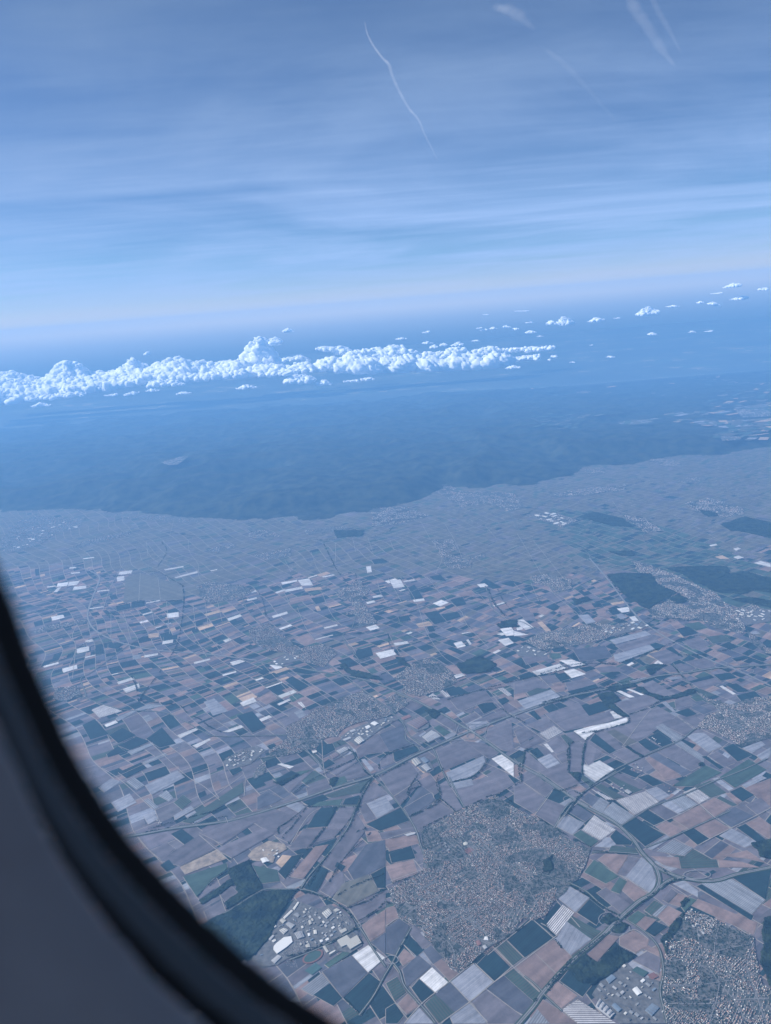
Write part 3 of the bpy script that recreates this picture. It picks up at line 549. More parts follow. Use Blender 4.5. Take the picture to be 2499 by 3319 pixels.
CRD = [('q', '380 780 560 560 740 330 960 180 1240 0'), ('s', '0 610 150 690 230 760 290 900 310 960 370 1080 460 1249'), ('D', '275 160 345 300 440 420 500 510 560 560'), ('D', '560 540 640 570 760 605 860 650 930 710 1030 770 1120 830 1180 900 1200 1000 1185 1080 1200 1160 1215 1225'),
       ('D', '890 485 1000 485 1090 492'), ('D', '680 1090 640 1050 600 1020'), ('D', '680 1095 760 1170'), ('D', '0 1010 30 960 60 900 110 810'), ('D', '30 960 60 1000 80 1060 130 1120 190 1190 215 1225'), ('D', '100 330 130 390 150 450 175 520 200 600'),
       ('C', '1665 980 1610 900 1560 820 1500 740 1420 690 1350 655 1290 645 1200 645 1130 650 1000 730 900 785'), ('C', '1300 640 1340 580 1420 490 1500 380 1540 290 1600 170'), ('C', '1250 950 1400 890 1540 810'), ('C', '1550 1190 1610 1110 1665 1010'), ('C', '1130 650 1090 590'),
       ('A', '480 210 600 280 690 370 790 400'), ('A', '820 -10 820 90'), ('A', '1040 440 1080 520 1150 580 1240 670 1300 700 1420 760'), ('A', '1550 720 1480 620 1520 580 1545 480 1540 400'), ('A', '370 885 440 910 540 935 700 945 790 980 880 1030 950 1050 1240 1042'),
       ('A', '330 880 370 880 365 850 350 800 400 770 550 660 640 605 740 555 880 490 1000 440'), ('B', '0 560 80 520 200 480'), ('B', '230 330 300 350 420 350 590 350 700 400 730 440'), ('B', '570 130 700 190 850 240 890 290'), ('B', '1130 160 1110 190 1150 230 1060 280'), ('B', '1050 490 1130 560 1260 420 1370 360 1500 290'),
       ('B', '630 190 500 110 430 60'), ('B', '710 710 700 640 600 560 480 520 430 400'), ('d', '260 1070 340 930 440 850 540 770 640 700 740 650 850 600 1040 520 1110 480 1170 430 1280 390'), ('d', '690 1058 800 990 900 930 1110 850 1290 770 1470 700 1640 620'), ('d', '850 1199 1000 1140 1200 1050 1400 960'),
       ('d', '0 340 200 270 330 235'), ('d', '0 620 60 680 170 740 300 830'), ('d', '560 770 720 680'), ('d', '1030 0 1150 150 1240 240 1350 310'), ('e', '190 470 0 470'), ('e', '0 620 160 590 330 500'), ('e', '450 0 560 90 680 170 800 260 930 370 980 460 1060 530'), ('e', '600 540 650 620 700 690 780 760 880 870 960 970 1030 1080 1060 1180'),
       ('e', '430 690 380 620 300 560'), ('e', '960 460 970 500 1040 545 1055 575'), ('F', '570 1150 550 1110 520 1060'), ('F', '1280 880 1290 930')]
MAINST = [('D', '350 300 390 380 430 450 490 520 560 545 640 590'), ('D', '490 520 380 560 260 600 160 640 20 690'), ('D', '200 600 300 700 400 800 460 880'), ('D', '640 470 740 475 880 485'), ('D', '490 520 420 420 560 330 640 330'), ('D', '160 500 260 520 400 500'), ('D', '100 600 220 680 330 760 420 830'),
          ('D', '240 350 330 420 400 520'), ('D', '560 560 620 650 660 720'), ('D', '60 770 180 700 320 640 470 560'), ('D', '150 820 300 760 480 690 640 600'), ('D', '300 980 290 900 220 830'), ('D', '430 450 560 420 700 420'),
          ('D', '1340 760 1360 900 1420 1020 1500 1120 1560 1220'), ('D', '1210 960 1330 940 1480 900 1590 880'), ('D', '1200 1060 1340 1060 1480 1040 1600 1010'), ('D', '1440 800 1420 900 1440 1060 1400 1220'), ('D', '1590 870 1560 980 1600 1100 1640 1220'), ('D', '1220 1140 1400 1140 1560 1120 1650 1120'),
          ('e', '180 430 290 530 430 690'), ('e', '690 190 800 280 890 340'), ('e', '560 240 640 330 740 380'), ('e', '330 360 440 450 500 480'), ('e', '1000 30 1080 120 1150 190'), ('d', '1190 200 1300 260 1350 330 1480 420 1640 470'), ('d', '1240 400 1400 390 1640 330')]
ROADS = Strips(); VERGE = Strips(); LANES = Strips(); TRK = Strips()
def fl(t): return [float(a) for a in t.split()]
for tl, c in MW:
    L = gp(tl, *fl(c)); far = np.array(L)[:, 1].mean() > 15000
    VERGE.add(L, 62 if not far else 46, 9.0); ROADS.add(L, 13 if not far else 23, 11.0, -9); ROADS.add(L, 13 if not far else 23, 11.0, 9)
for tl, c in CRD:
    L = gp(tl, *fl(c)); VERGE.add(L, 26, 9.0); ROADS.add(L, 10, 11.0)
def ell(tile, cx, cy, rx, ry, a0=0, a1=360):
    return gp(tile, *sum([[cx+rx*math.cos(R_(a)), cy+ry*math.sin(R_(a))] for a in np.linspace(a0, a1, 20)], []))
for e_ in [(740, 450, 55, 38), (628, 495, 65, 34), (850, 520, 65, 32), (735, 570, 55, 38)]: ROADS.add(ell('s', *e_), 11, 11.0)
for c in ['580 400 545 480 520 560 430 625', '600 390 700 405 850 410 1000 395', '990 410 950 450 930 520 925 600 960 660', '450 640 560 622 760 615 880 630 960 665']:
    ROADS.add(gp('s', *fl(c)), 11, 11.0)
for e_ in [(1450, 745, 32, 9), (1500, 740, 30, 9), (1480, 765, 30, 9), (1560, 768, 30, 12)]: ROADS.add(ell('B', *e_), 11, 11.0)
ROADS.add(ell('D', 1345, 582, 58, 18), 12, 11.0); ROADS.add(ell('D', 965, 775, 45, 30), 10, 11.0); ROADS.add(ell('D', 1010, 815, 45, 25), 10, 11.0)
ROADS.add(ell('q', 600, 380, 75, 40), 9, 11.0); ROADS.add(ell('q', 660, 300, 80, 40), 9, 11.0); ROADS.add(ell('C', 1545, 803, 14, 9), 10, 11.0); ROADS.add(ell('D', 25, 950, 30, 18), 10, 11.0)
for tl, c in MAINST: ROADS.add(gp(tl, *fl(c)), 9 if tl == 'D' else 12, 11.0)
VERGE.build('road_verge', M_VERGE); ROADS.build('roads', M_ROAD)
TR = [('D', '0 430 110 395'), ('D', '20 610 160 560'), ('D', '440 930 520 865 650 760'), ('D', '380 965 330 1000 275 1045 210 1095 150 1145 80 1225'), ('D', '550 975 470 1045 365 1130 270 1200 240 1225'), ('D', '280 1045 360 1130 440 1220'), ('D', '740 845 660 905 560 980 470 1045'), ('D', '385 965 470 1045'), ('D', '465 895 550 980 665 1090'),
      ('D', '835 265 760 340 735 380'), ('D', '640 330 720 220'), ('D', '0 805 60 770 120 800'), ('D', '1135 860 1075 820 1010 850'), ('D', '840 810 735 690'), ('D', '725 855 640 780'), ('C', '640 1 800 150 880 200 950 260'), ('C', '440 120 530 180 660 300'), ('C', '500 160 640 95 770 30'), ('C', '860 410 930 470 1000 530'), ('C', '940 640 975 740'),
      ('C', '1055 240 1060 170'), ('C', '760 345 900 260 1050 150'), ('C', '1255 450 1330 330 1390 290'), ('C', '1390 0 1400 130 1440 220'), ('e', '885 865 1050 760'), ('e', '950 940 1120 845 1150 880'), ('e', '1150 370 1290 450'), ('e', '1290 330 1500 250 1580 290 1665 350'), ('e', '1380 100 1480 160 1600 290'), ('e', '1390 380 1580 290'),
      ('e', '0 250 180 420'), ('e', '30 0 200 180 320 300'), ('e', '200 60 400 190 480 250'), ('d', '85 0 250 170 420 260'), ('d', '0 340 60 400 215 510'), ('d', '1055 345 1170 430'), ('d', '925 280 860 330 700 545'), ('d', '1200 910 1300 1000 1410 1070'), ('d', '1665 940 1550 1000 1270 1140 1200 1180'), ('d', '900 1060 1080 980 1200 912'),
      ('a', '210 760 330 790 420 640 550 560'), ('a', '720 780 720 930'), ('a', '800 765 850 950'), ('a', '890 755 960 910'), ('a', '980 750 1005 860'), ('a', '1080 700 1100 910'), ('a', '1250 710 1270 880'), ('a', '1330 710 1350 860'), ('a', '1410 700 1440 830'), ('a', '660 780 720 600 810 440'), ('a', '910 510 900 700'), ('a', '1025 545 1040 690'),
      ('a', '1220 300 1230 380 1285 460 1290 540 1340 600'), ('a', '950 310 960 410'), ('a', '1130 160 1100 280'), ('a', '470 1199 490 1000 470 920 500 850'), ('a', '570 780 640 560'), ('a', '1240 890 1340 1060'), ('a', '1320 880 1440 1040'), ('a', '1410 850 1530 1000'),
      ('b', '350 380 400 500 520 610'), ('b', '180 430 220 510'), ('b', '620 290 640 380'), ('b', '510 320 510 440'), ('b', '720 290 750 380'), ('b', '860 300 890 370'), ('b', '850 550 940 710'), ('b', '930 540 1030 700 1100 900 1200 1050 1280 1110'), ('b', '1100 540 1200 660 1320 760 1360 850 1500 1000'), ('b', '1270 560 1420 640 1530 750 1665 850'),
      ('b', '150 590 210 710'), ('b', '260 740 310 860 380 960'), ('b', '420 640 480 780 550 860'), ('b', '1060 180 1120 290 1200 400 1160 520'), ('b', '1220 200 1290 320 1330 420'), ('b', '1480 210 1550 290'), ('b', '1160 560 1000 640'), ('b', '560 930 620 1000 640 1040'), ('b', '780 570 800 640 850 730'), ('b', '640 1080 780 1130 910 1199'), ('b', '850 900 900 1000 960 1080'),
      ('c', '20 260 140 460 250 640 400 770 480 860'), ('c', '120 300 280 500 400 650'), ('c', '0 580 100 700'), ('c', '110 580 160 700'), ('c', '640 50 680 110'), ('c', '1330 200 1500 250'), ('c', '1000 120 1200 230 1400 340 1560 400')]
for tl, c in TR: TRK.add(gp(tl, *fl(c)), 9, 10.0)
TRK.build('farm_tracks', M_TRACK)
# ------------------------------------------------------------------ woods and hedges
def canopy(name, poly, step, h):
    P_ = np.array(poly); x0, y0 = P_.min(0)-step; x1, y1 = P_.max(0)+step
    xs = np.arange(x0, x1, step); ys = np.arange(y0, y1, step)
    X, Y = np.meshgrid(xs, ys); X = X+(rng.random(X.shape)-.5)*step*.8; Y = Y+(rng.random(X.shape)-.5)*step*.8
    ins = inpoly(X, Y, poly)
    Z = np.where(ins, h*(.55+.55*rng.random(X.shape))+26*(fbm(X/38, Y/38, 9, 3)-.5), 3.0)+9
    ny, nx = X.shape; idx = np.arange(nx*ny).reshape(ny, nx)
    q = np.stack([idx[:-1, :-1], idx[:-1, 1:], idx[1:, 1:], idx[1:, :-1]], -1).reshape(-1, 4)
    q = q[ins.ravel()[q].any(1)]
    used, inv = np.unique(q, return_inverse=True)
    return np.stack([X, Y, Z], -1).reshape(-1, 3)[used], inv.reshape(q.shape)
for i, w in enumerate(WOODS):
    d = np.array(w)[:, 1].mean(); w = rough(w, 45 if d < 13000 else 90, .7, i)
    P_ = np.array(w); step = 9 if d < 9500 else 14 if d < 13000 else 24
    v, f = canopy('w', w, step, 15)
    if len(f): tag(mesh('forest', v, f, M_FOREST), kind='stuff')
OCT_V = np.array([(1, 0, .0), (.3, .95, .1), (-.8, .6, 0), (-.8, -.6, .1), (.3, -.95, 0), (.5, .2, .75), (-.3, .35, .8), (-.1, -.5, .85), (0, 0, -.5)])
OCT_F = np.array([(0, 1, 5), (1, 2, 6), (1, 6, 5), (2, 3, 6), (3, 7, 6), (3, 4, 7), (4, 0, 5), (4, 5, 7), (5, 6, 7)])
def blobs(C, r, h, z0):
    """many small tree crowns as one mesh: centres C (n,2), radii r, heights h"""
    n = len(C); a = rng.random(n)*6.28; ca, sa = np.cos(a), np.sin(a)
    V = OCT_V[None]*(1+(rng.random((n, 9, 1))-.5)*.4)
    X = (V[..., 0]*ca[:, None]-V[..., 1]*sa[:, None])*r[:, None]+C[:, 0, None]
    Y = (V[..., 0]*sa[:, None]+V[..., 1]*ca[:, None])*r[:, None]+C[:, 1, None]
    Z = V[..., 2]*h[:, None]+z0+h[:, None]*.45
    F = OCT_F[None]+(np.arange(n)*9)[:, None, None]
    return np.stack([X, Y, Z], -1).reshape(-1, 3), F.reshape(-1, 3)
HEDGE = [('A', '790 400 795 460 785 560 770 640 740 700 700 760 640 840 610 880 620 900 700 905 780 920 810 950 870 980 900 1005 960 1035'), ('A', '600 900 590 840 570 790'), ('A', '690 340 740 370 790 400'), ('A', '700 210 720 250 680 320'), ('B', '440 840 520 820 640 790 780 745 900 735 990 740'), ('B', '990 740 1100 700 1260 640'), ('B', '500 930 540 960 600 990'),
         ('B', '440 410 470 470 520 540'), ('B', '180 880 300 880 440 840'), ('B', '660 918 900 860 1160 800'), ('B', '670 905 900 845 1100 800'), ('D', '790 10 795 60 790 140'), ('D', '865 10 850 80 850 150'), ('D', '600 70 590 130 585 180'), ('D', '585 180 480 240'), ('D', '440 80 400 140 380 170'), ('D', '140 390 240 340 350 290 480 235 560 280 650 330'),
         ('D', '650 330 760 400 890 465'), ('D', '740 370 800 300 850 230 960 150'), ('D', '250 120 220 180 235 240 215 280 110 325'), ('D', '140 150 100 210 80 270'), ('D', '30 620 90 600 160 570'), ('D', '60 900 90 850'), ('D', '0 700 40 710'), ('D', '900 480 960 485'), ('D', '800 630 880 680 950 730 1010 760'), ('D', '690 800 760 900'), ('D', '1030 770 1160 660 1250 600'),
         ('D', '1200 560 1240 600 1300 600'), ('D', '700 1080 800 960 920 860 1010 780'), ('D', '640 1130 720 1040 800 950'), ('D', '1190 870 1225 930'), ('D', '320 1000 420 930 530 850 600 800'), ('C', '1250 450 1200 390 1250 350 1300 310'), ('C', '1330 640 1400 520 1500 390 1550 280 1560 220 1620 150'), ('C', '1240 600 1330 470 1420 350 1450 290'), ('C', '1420 620 1480 520 1560 440 1600 400'),
         ('C', '1560 290 1520 290 1380 290 1310 285'), ('C', '640 385 800 340 980 290 1050 240'), ('C', '620 400 780 370 980 330'), ('C', '1290 650 1400 680 1500 740 1540 810 1560 880'), ('C', '1210 940 1300 920 1480 850 1540 810'), ('C', '990 550 930 600 850 680'), ('C', '1430 690 1530 630 1660 580'), ('C', '1505 725 1600 690 1665 640'), ('C', '1540 790 1620 740 1665 700'),
         ('C', '1490 1120 1550 1180'), ('e', '160 1130 230 1060 320 940'), ('e', '660 920 600 1020 530 1110 470 1190'), ('e', '450 1060 400 1120 340 1190'), ('e', '660 920 700 830 770 740'), ('e', '1040 760 1060 800 1000 820 980 860 940 920'), ('e', '985 1000 1080 960 1150 910 1190 860 1180 790'), ('e', '1190 880 1290 965'), ('e', '1500 630 1450 700 1390 740 1280 770'), ('e', '230 850 350 760 500 690 640 620'),
         ('e', '640 1100 710 1070'), ('e', '1130 270 1200 250 1320 210 1450 180 1640 150'), ('e', '680 690 770 740 880 690 1050 610'), ('e', '790 690 800 640 870 580 1020 530'), ('e', '520 520 640 600 580 650 440 700'), ('d', '0 110 150 85 340 40 480 10'), ('d', '150 600 80 560 60 640 30 680 45 760'), ('d', '355 700 350 560 385 510'), ('d', '440 710 460 520 500 470'), ('d', '745 335 850 300 940 250'), ('d', '745 340 740 385 650 415 520 450'),
         ('d', '490 770 420 790 300 830 250 820'), ('d', '380 830 440 860 400 900'), ('d', '300 1000 330 960 440 850'), ('d', '540 440 430 455'), ('d', '240 250 530 195 700 150'), ('d', '1030 20 1150 150'), ('d', '950 110 1170 170'), ('c', '640 1110 760 1080 1000 980 1030 970 1100 940 1210 920'), ('c', '900 880 760 900 640 940'), ('c', '860 810 1000 830 1200 820'), ('c', '1060 1050 1210 1045 1400 1010'), ('c', '660 1100 500 1110 380 1130 220 1165'),
         ('b', '420 300 470 400 520 500 590 580'), ('b', '640 520 650 600'), ('b', '850 900 870 1000 950 1070'), ('b', '1500 620 1540 720 1620 800'), ('b', '1560 620 1600 700 1660 770'), ('b', '0 620 40 700 60 790 100 830'), ('b', '500 300 300 300 120 290'), ('b', '900 180 850 250 700 290'), ('a', '760 720 1080 700 1190 690'), ('a', '650 545 900 515 1030 505'), ('a', '580 810 720 780 980 740'), ('a', '1130 260 1300 280 1530 285'),
         ('a', '600 540 640 545'), ('a', '400 1080 560 970 700 900'), ('F', '560 1120 700 1040 800 1050'), ('F', '880 1010 1000 980 1120 940'), ('F', '940 1090 1000 1080 1060 1120 1100 1150')]
hv, hf, off = [], [], 0
for tl, c in HEDGE:
    L = smooth_line(gp(tl, *fl(c)), 8); seg = np.linalg.norm(np.diff(L, axis=0), axis=1); tot = seg.sum(); d = L[:, 1].mean()
    sp = 8 if d < 10500 else 10 if d < 15000 else 13
    n = int(tot/sp*(1.5 if d < 15000 else .9)); u = np.sort(rng.random(n))*tot; cum = np.concatenate([[0], np.cumsum(seg)])
    C = np.stack([np.interp(u, cum, L[:, 0]), np.interp(u, cum, L[:, 1])], 1)+rng.normal(0, sp*.8, (n, 2))
    keep = vnoise(u/90, u*0+d, 3) > .30; C = C[keep]; n = len(C)
    v, f = blobs(C, sp*(.45+.45*rng.random(n)), 5+8*rng.random(n), 9); hv.append(v); hf.append(f+off); off += len(v)
tag(mesh('hedgerow_trees', np.concatenate(hv), np.concatenate(hf), M_TREE), kind='stuff')

# ------------------------------------------------------------------ towns
ROOFS = [((.26, .14, .11), .32), ((.20, .125, .105), .2), ((.17, .16, .17), .22), ((.11, .11, .125), .12), ((.34, .32, .30), .09), ((.55, .55, .54), .05)]
RC = np.array([r[0] for r in ROOFS]); RP = np.array([r[1] for r in ROOFS]); RP = RP/RP.sum()
HF = np.array([(0, 1, 5), (0, 5, 4), (2, 3, 7), (2, 7, 6), (1, 2, 6), (1, 6, 5), (3, 0, 4), (3, 4, 7), (5, 6, 9), (7, 4, 8), (4, 5, 9), (4, 9, 8), (6, 7, 8), (6, 8, 9)])
def houses_geo(C, ang, L, Wd, H, Rf, z0):
    """gabled houses: C centres; ridge along local x"""
    n = len(C); x = np.array([-1, 1, 1, -1, -1, 1, 1, -1, -1, 1])*.5; y = np.array([-1, -1, 1, 1, -1, -1, 1, 1, 0, 0])*.5
    X = x[None]*L[:, None]; Y = y[None]*Wd[:, None]
    Z = np.zeros((n, 10)); Z[:, 4:8] = H[:, None]; Z[:, 8:] = (H+Rf)[:, None]; Z += z0
    ca, sa = np.cos(ang)[:, None], np.sin(ang)[:, None]
    V = np.stack([X*ca-Y*sa+C[:, 0, None], X*sa+Y*ca+C[:, 1, None], Z], -1).reshape(-1, 3)
    F = (HF[None]+(np.arange(n)*10)[:, None, None]).reshape(-1, 3)
    return V, F
def house_cols(n, red=1.0):
    p = RP.copy(); p[:2] *= red; p /= p.sum()
    rc = RC[rng.choice(len(RC), n, p=p)]*(0.6+.55*rng.random((n, 1)))
    wc = np.array((.45, .425, .405))[None]*(.35+.65*rng.random((n, 1)))
    c = np.ones((n, 14, 4)); c[:, :10, :3] = wc[:, None]; c[:, 10:, :3] = rc[:, None]
    return c.reshape(-1, 4)
def build_attr(t, p):
    a = t.n('ShaderNodeAttribute', attribute_name='Col'); link(t, a.outputs['Color'], p.inputs['Base Color'])
M_HOUSE = mat('render_and_roof_tiles', rough=.7, spec=.25, build=build_attr)
M_TOWN = mat('town_ground', rough=.9, build=lambda t, p: m_noise(t, p, (.018, .028, .026), (.085, .083, .086), .018, 4, .4, .6))
IND = [gp('D', 890, 1100, 935, 1030, 1040, 960, 1100, 1020, 1180, 1040, 1190, 1090, 1215, 1225, 1010, 1225, 975, 1190), gp('p', 430, 120, 640, 110, 700, 230, 600, 260, 480, 320, 440, 260), gp('p', 820, 110, 940, 110, 1010, 230, 890, 300, 820, 250), gp('D', 380, 860, 440, 840, 465, 890, 430, 915)]
town_trees = []; ALLH = []; STREET = Strips(); toff = 0; tv, tf = [], []
for ti, tw in enumerate(TOWNS):
    d = np.array(tw['poly'])[:, 1].mean(); tw['poly'] = rough(tw['poly'], 70 if d < 13000 else 130, .55, 40+ti)
    P_ = np.array(tw['poly']); c0 = P_.mean(0)
    up = 0.0
    if c0[1] > np.interp(c0[0], EX, EY)+300: up = max(0, float(hill_h(P_[:, 0], P_[:, 1]).max()))+15
    tag(mesh('town_ground', [(p[0], p[1], 8.0+.02*ti+up) for p in tw['poly']], [list(range(len(P_)))], M_TOWN), kind='structure')
    k = 1.0 if d < 11500 else 1.25 if d < 16000 else 1.7 if d < 22000 else 2.4
    # quarters, each with its own street direction; houses in rows on both sides of its streets
    x0, y0 = P_.min(0); x1, y1 = P_.max(0); qs = 250*k
    sx, sy = np.meshgrid(np.arange(x0-qs, x1+qs, qs), np.arange(y0-qs, y1+qs, qs))
    sx = (sx+(rng.random(sx.shape)-.5)*qs*.9).ravel(); sy = (sy+(rng.random(sy.shape)-.5)*qs*.9).ravel()
    near_ = inpoly(sx, sy, [tuple(c0+(p-c0)*1.25) for p in P_]); sx, sy = sx[near_], sy[near_]
    if len(sx) == 0: sx, sy = np.array([c0[0]]), np.array([c0[1]])
    base = R_(33 if ti % 3 else 28)
    HX, HY, HA = [], [], []
    for q in range(len(sx)):
        th = base+(fbm(np.array([sx[q]/1500]), np.array([sy[q]/1500]), 31+ti, 2)[0]-.5)*1.4+(math.pi/2 if random.random() < .42 else 0)+random.gauss(0, .08)
        rowsp, hs = random.uniform(38, 50)*k, random.uniform(13, 19)*k
        m1, m2 = int(qs*1.3/rowsp)+1, int(qs*1.3/hs)+1
        ct_, st_ = math.cos(th), math.sin(th); qd = random.random()
        for r_ in range(-m1, m1+1):
            al = np.arange(-m2, m2+1)*hs
            for side in (-1, 1):
                off = r_*rowsp+side*rowsp*.24
                a_ = al+rng.normal(0, 2.2*k, len(al)); b_ = off+rng.normal(0, 2.2*k, len(al))
                X = sx[q]+a_*ct_-b_*st_; Y = sy[q]+a_*st_+b_*ct_
                nn_ = np.argmin((X[:, None]-sx)**2+(Y[:, None]-sy)**2, 1) == q
                kp = nn_ & inpoly(X, Y, tw['poly']) & (rng.random(len(X)) < (.84 if qd > .08 else .25)*tw['dens'])
                turn = math.pi/2 if (random.random() < .5) else 0
                HX.append(X[kp]); HY.append(Y[kp]); HA.append(np.full(kp.sum(), th+turn))
            X = sx[q]+al*ct_-r_*rowsp*st_; Y = sy[q]+al*st_+r_*rowsp*ct_
            ins = (np.argmin((X[:, None]-sx)**2+(Y[:, None]-sy)**2, 1) == q) & inpoly(X, Y, tw['poly'])
            if ins.sum() >= 3 and fbm(np.array([X[ins].mean()/230]), np.array([Y[ins].mean()/230]), 90+ti, 2)[0] > .37:
                ii = np.where(ins)[0]; pa = np.array((X[ii[0]], Y[ii[0]])); pb = np.array((X[ii[-1]], Y[ii[-1]]))
                nv = np.array((-st_, ct_))*2.5*min(k, 1.6); zz_ = 8.35+up+.02*ti+.0004*(len(STREET.F) % 20); bidx = len(STREET.V)
                STREET.V += [(*(pa-nv), zz_), (*(pa+nv), zz_), (*(pb-nv), zz_), (*(pb+nv), zz_)]; STREET.F.append((bidx, bidx+1, bidx+3, bidx+2))
    Xk, Yk, ak = np.concatenate(HX), np.concatenate(HY), np.concatenate(HA)
    gone = (fbm(Xk/230, Yk/230, 90+ti, 2) < .40) | (rng.random(len(Xk)) < .10)
    if IND: gone |= in_any(Xk, Yk, IND)
    for (tl_, c_) in MAINST if ti < 6 else ():
        for p_ in smooth_line(gp(tl_, *fl(c_)), 10 if d < 9500 else 6)[::1]: gone |= np.hypot(Xk-p_[0], Yk-p_[1]) < 16
    Xk, Yk, ak = Xk[~gone], Yk[~gone], ak[~gone]; n = len(Xk)
    if n == 0: continue
    L = (8.5+6*rng.random(n)**1.6)*k; Wd = (7+3*rng.random(n))*k; H = 3.5+3.5*rng.random(n)+(rng.random(n) < .04)*7; Rf = 2.5+2*rng.random(n)
    big_ = rng.random(n) < .03; L = np.where(big_, L*2.1, L)
    ALLH.append(dict(C=np.stack([Xk, Yk], 1), a=ak+rng.normal(0, .07, n), L=L, W=Wd, H=H, R=Rf, z=np.full(n, 8.6+.02*ti+up), t=np.full(n, ti)))
    nt = int(n*1.0); pick_ = rng.integers(0, n, nt)
    Ct = np.stack([Xk[pick_], Yk[pick_]], 1)+rng.normal(0, 13*k, (nt, 2)); Ct = Ct[inpoly(Ct[:, 0], Ct[:, 1], tw['poly'])]
    # parks and tree belts
    m0 = int(n*1.1); pxr = rng.uniform(P_[:, 0].min(), P_[:, 0].max(), m0*3); pyr = rng.uniform(P_[:, 1].min(), P_[:, 1].max(), m0*3)
    mk = inpoly(pxr, pyr, tw['poly']) & (fbm(pxr/230, pyr/230, 90+ti, 2) < .38)
    Ct = np.concatenate([Ct, np.stack([pxr[mk], pyr[mk]], 1)])
    v, f = blobs(Ct, (3+3.2*rng.random(len(Ct)))*k, 5+6*rng.random(len(Ct)), 8.5+up); tv.append(v); tf.append(f+toff); toff += len(v)
tag(mesh('garden_trees', np.concatenate(tv), np.concatenate(tf), M_TREE), kind='stuff')
M_STREET = mat('street_asphalt', (.15, .147, .147), .85)
tag(mesh('streets', STREET.V, np.array(STREET.F), M_STREET), kind='structure')
H_ = {k: np.concatenate([h[k] for h in ALLH]) for k in ALLH[0]}
def split_houses():
    C = H_['C']; d = np.hypot(C[:, 0], C[:, 1]); d3 = np.sqrt(d*d+ALT*ALT)
    size = H_['L']*H_['W']/d3**2
    # inside the picture and not behind the window surround
    dv = np.stack([C[:, 0], C[:, 1], np.full(len(C), -ALT)], 1)
    zc = dv@F_; u = (dv@CR)/zc*FPX+PW/2; v = PH/2-(dv@CU)/zc*FPX
    vis = (u > 0) & (u < PW) & (v > 0) & (v < PH) & (H_['t'] < 2)
    order = np.argsort(-size*vis)[:300]
    sel = np.zeros(len(C), bool); sel[order] = True
    m_ = ~sel
    V, F = houses_geo(C[m_], H_['a'][m_], H_['L'][m_], H_['W'][m_], H_['H'][m_], H_['R'][m_], 0)
    V[:, 2] += np.repeat(H_['z'][m_], 10)
    tag(mesh('houses_of_the_towns', V, F, M_HOUSE, cols=house_cols(m_.sum())), kind='stuff')
    where = {0: 'at the near edge of the large central town', 1: 'in the town at the lower right corner'}
    grp = {0: 'houses of the large central town', 1: 'houses of the lower right town'}
    for i in order:
        ti = int(H_['t'][i]); cc = house_cols(1); r_, g_, b_ = cc[-1, :3]
        tone = 'red brown roofed' if r_ > b_*1.4 else 'pale roofed' if r_ > .2 else 'dark grey roofed' if r_ < .085 else 'grey roofed'
        Vh, Fh = houses_geo(np.zeros((1, 2)), H_['a'][i:i+1], H_['L'][i:i+1], H_['W'][i:i+1], H_['H'][i:i+1], H_['R'][i:i+1], 0)
        o = mesh('house', Vh, Fh, M_HOUSE, cols=cc); o.location = (C[i, 0], C[i, 1], H_['z'][i])
        tag(o, 'small '+tone+' house '+where[ti], 'house', tone+' '+grp[ti])
split_houses()
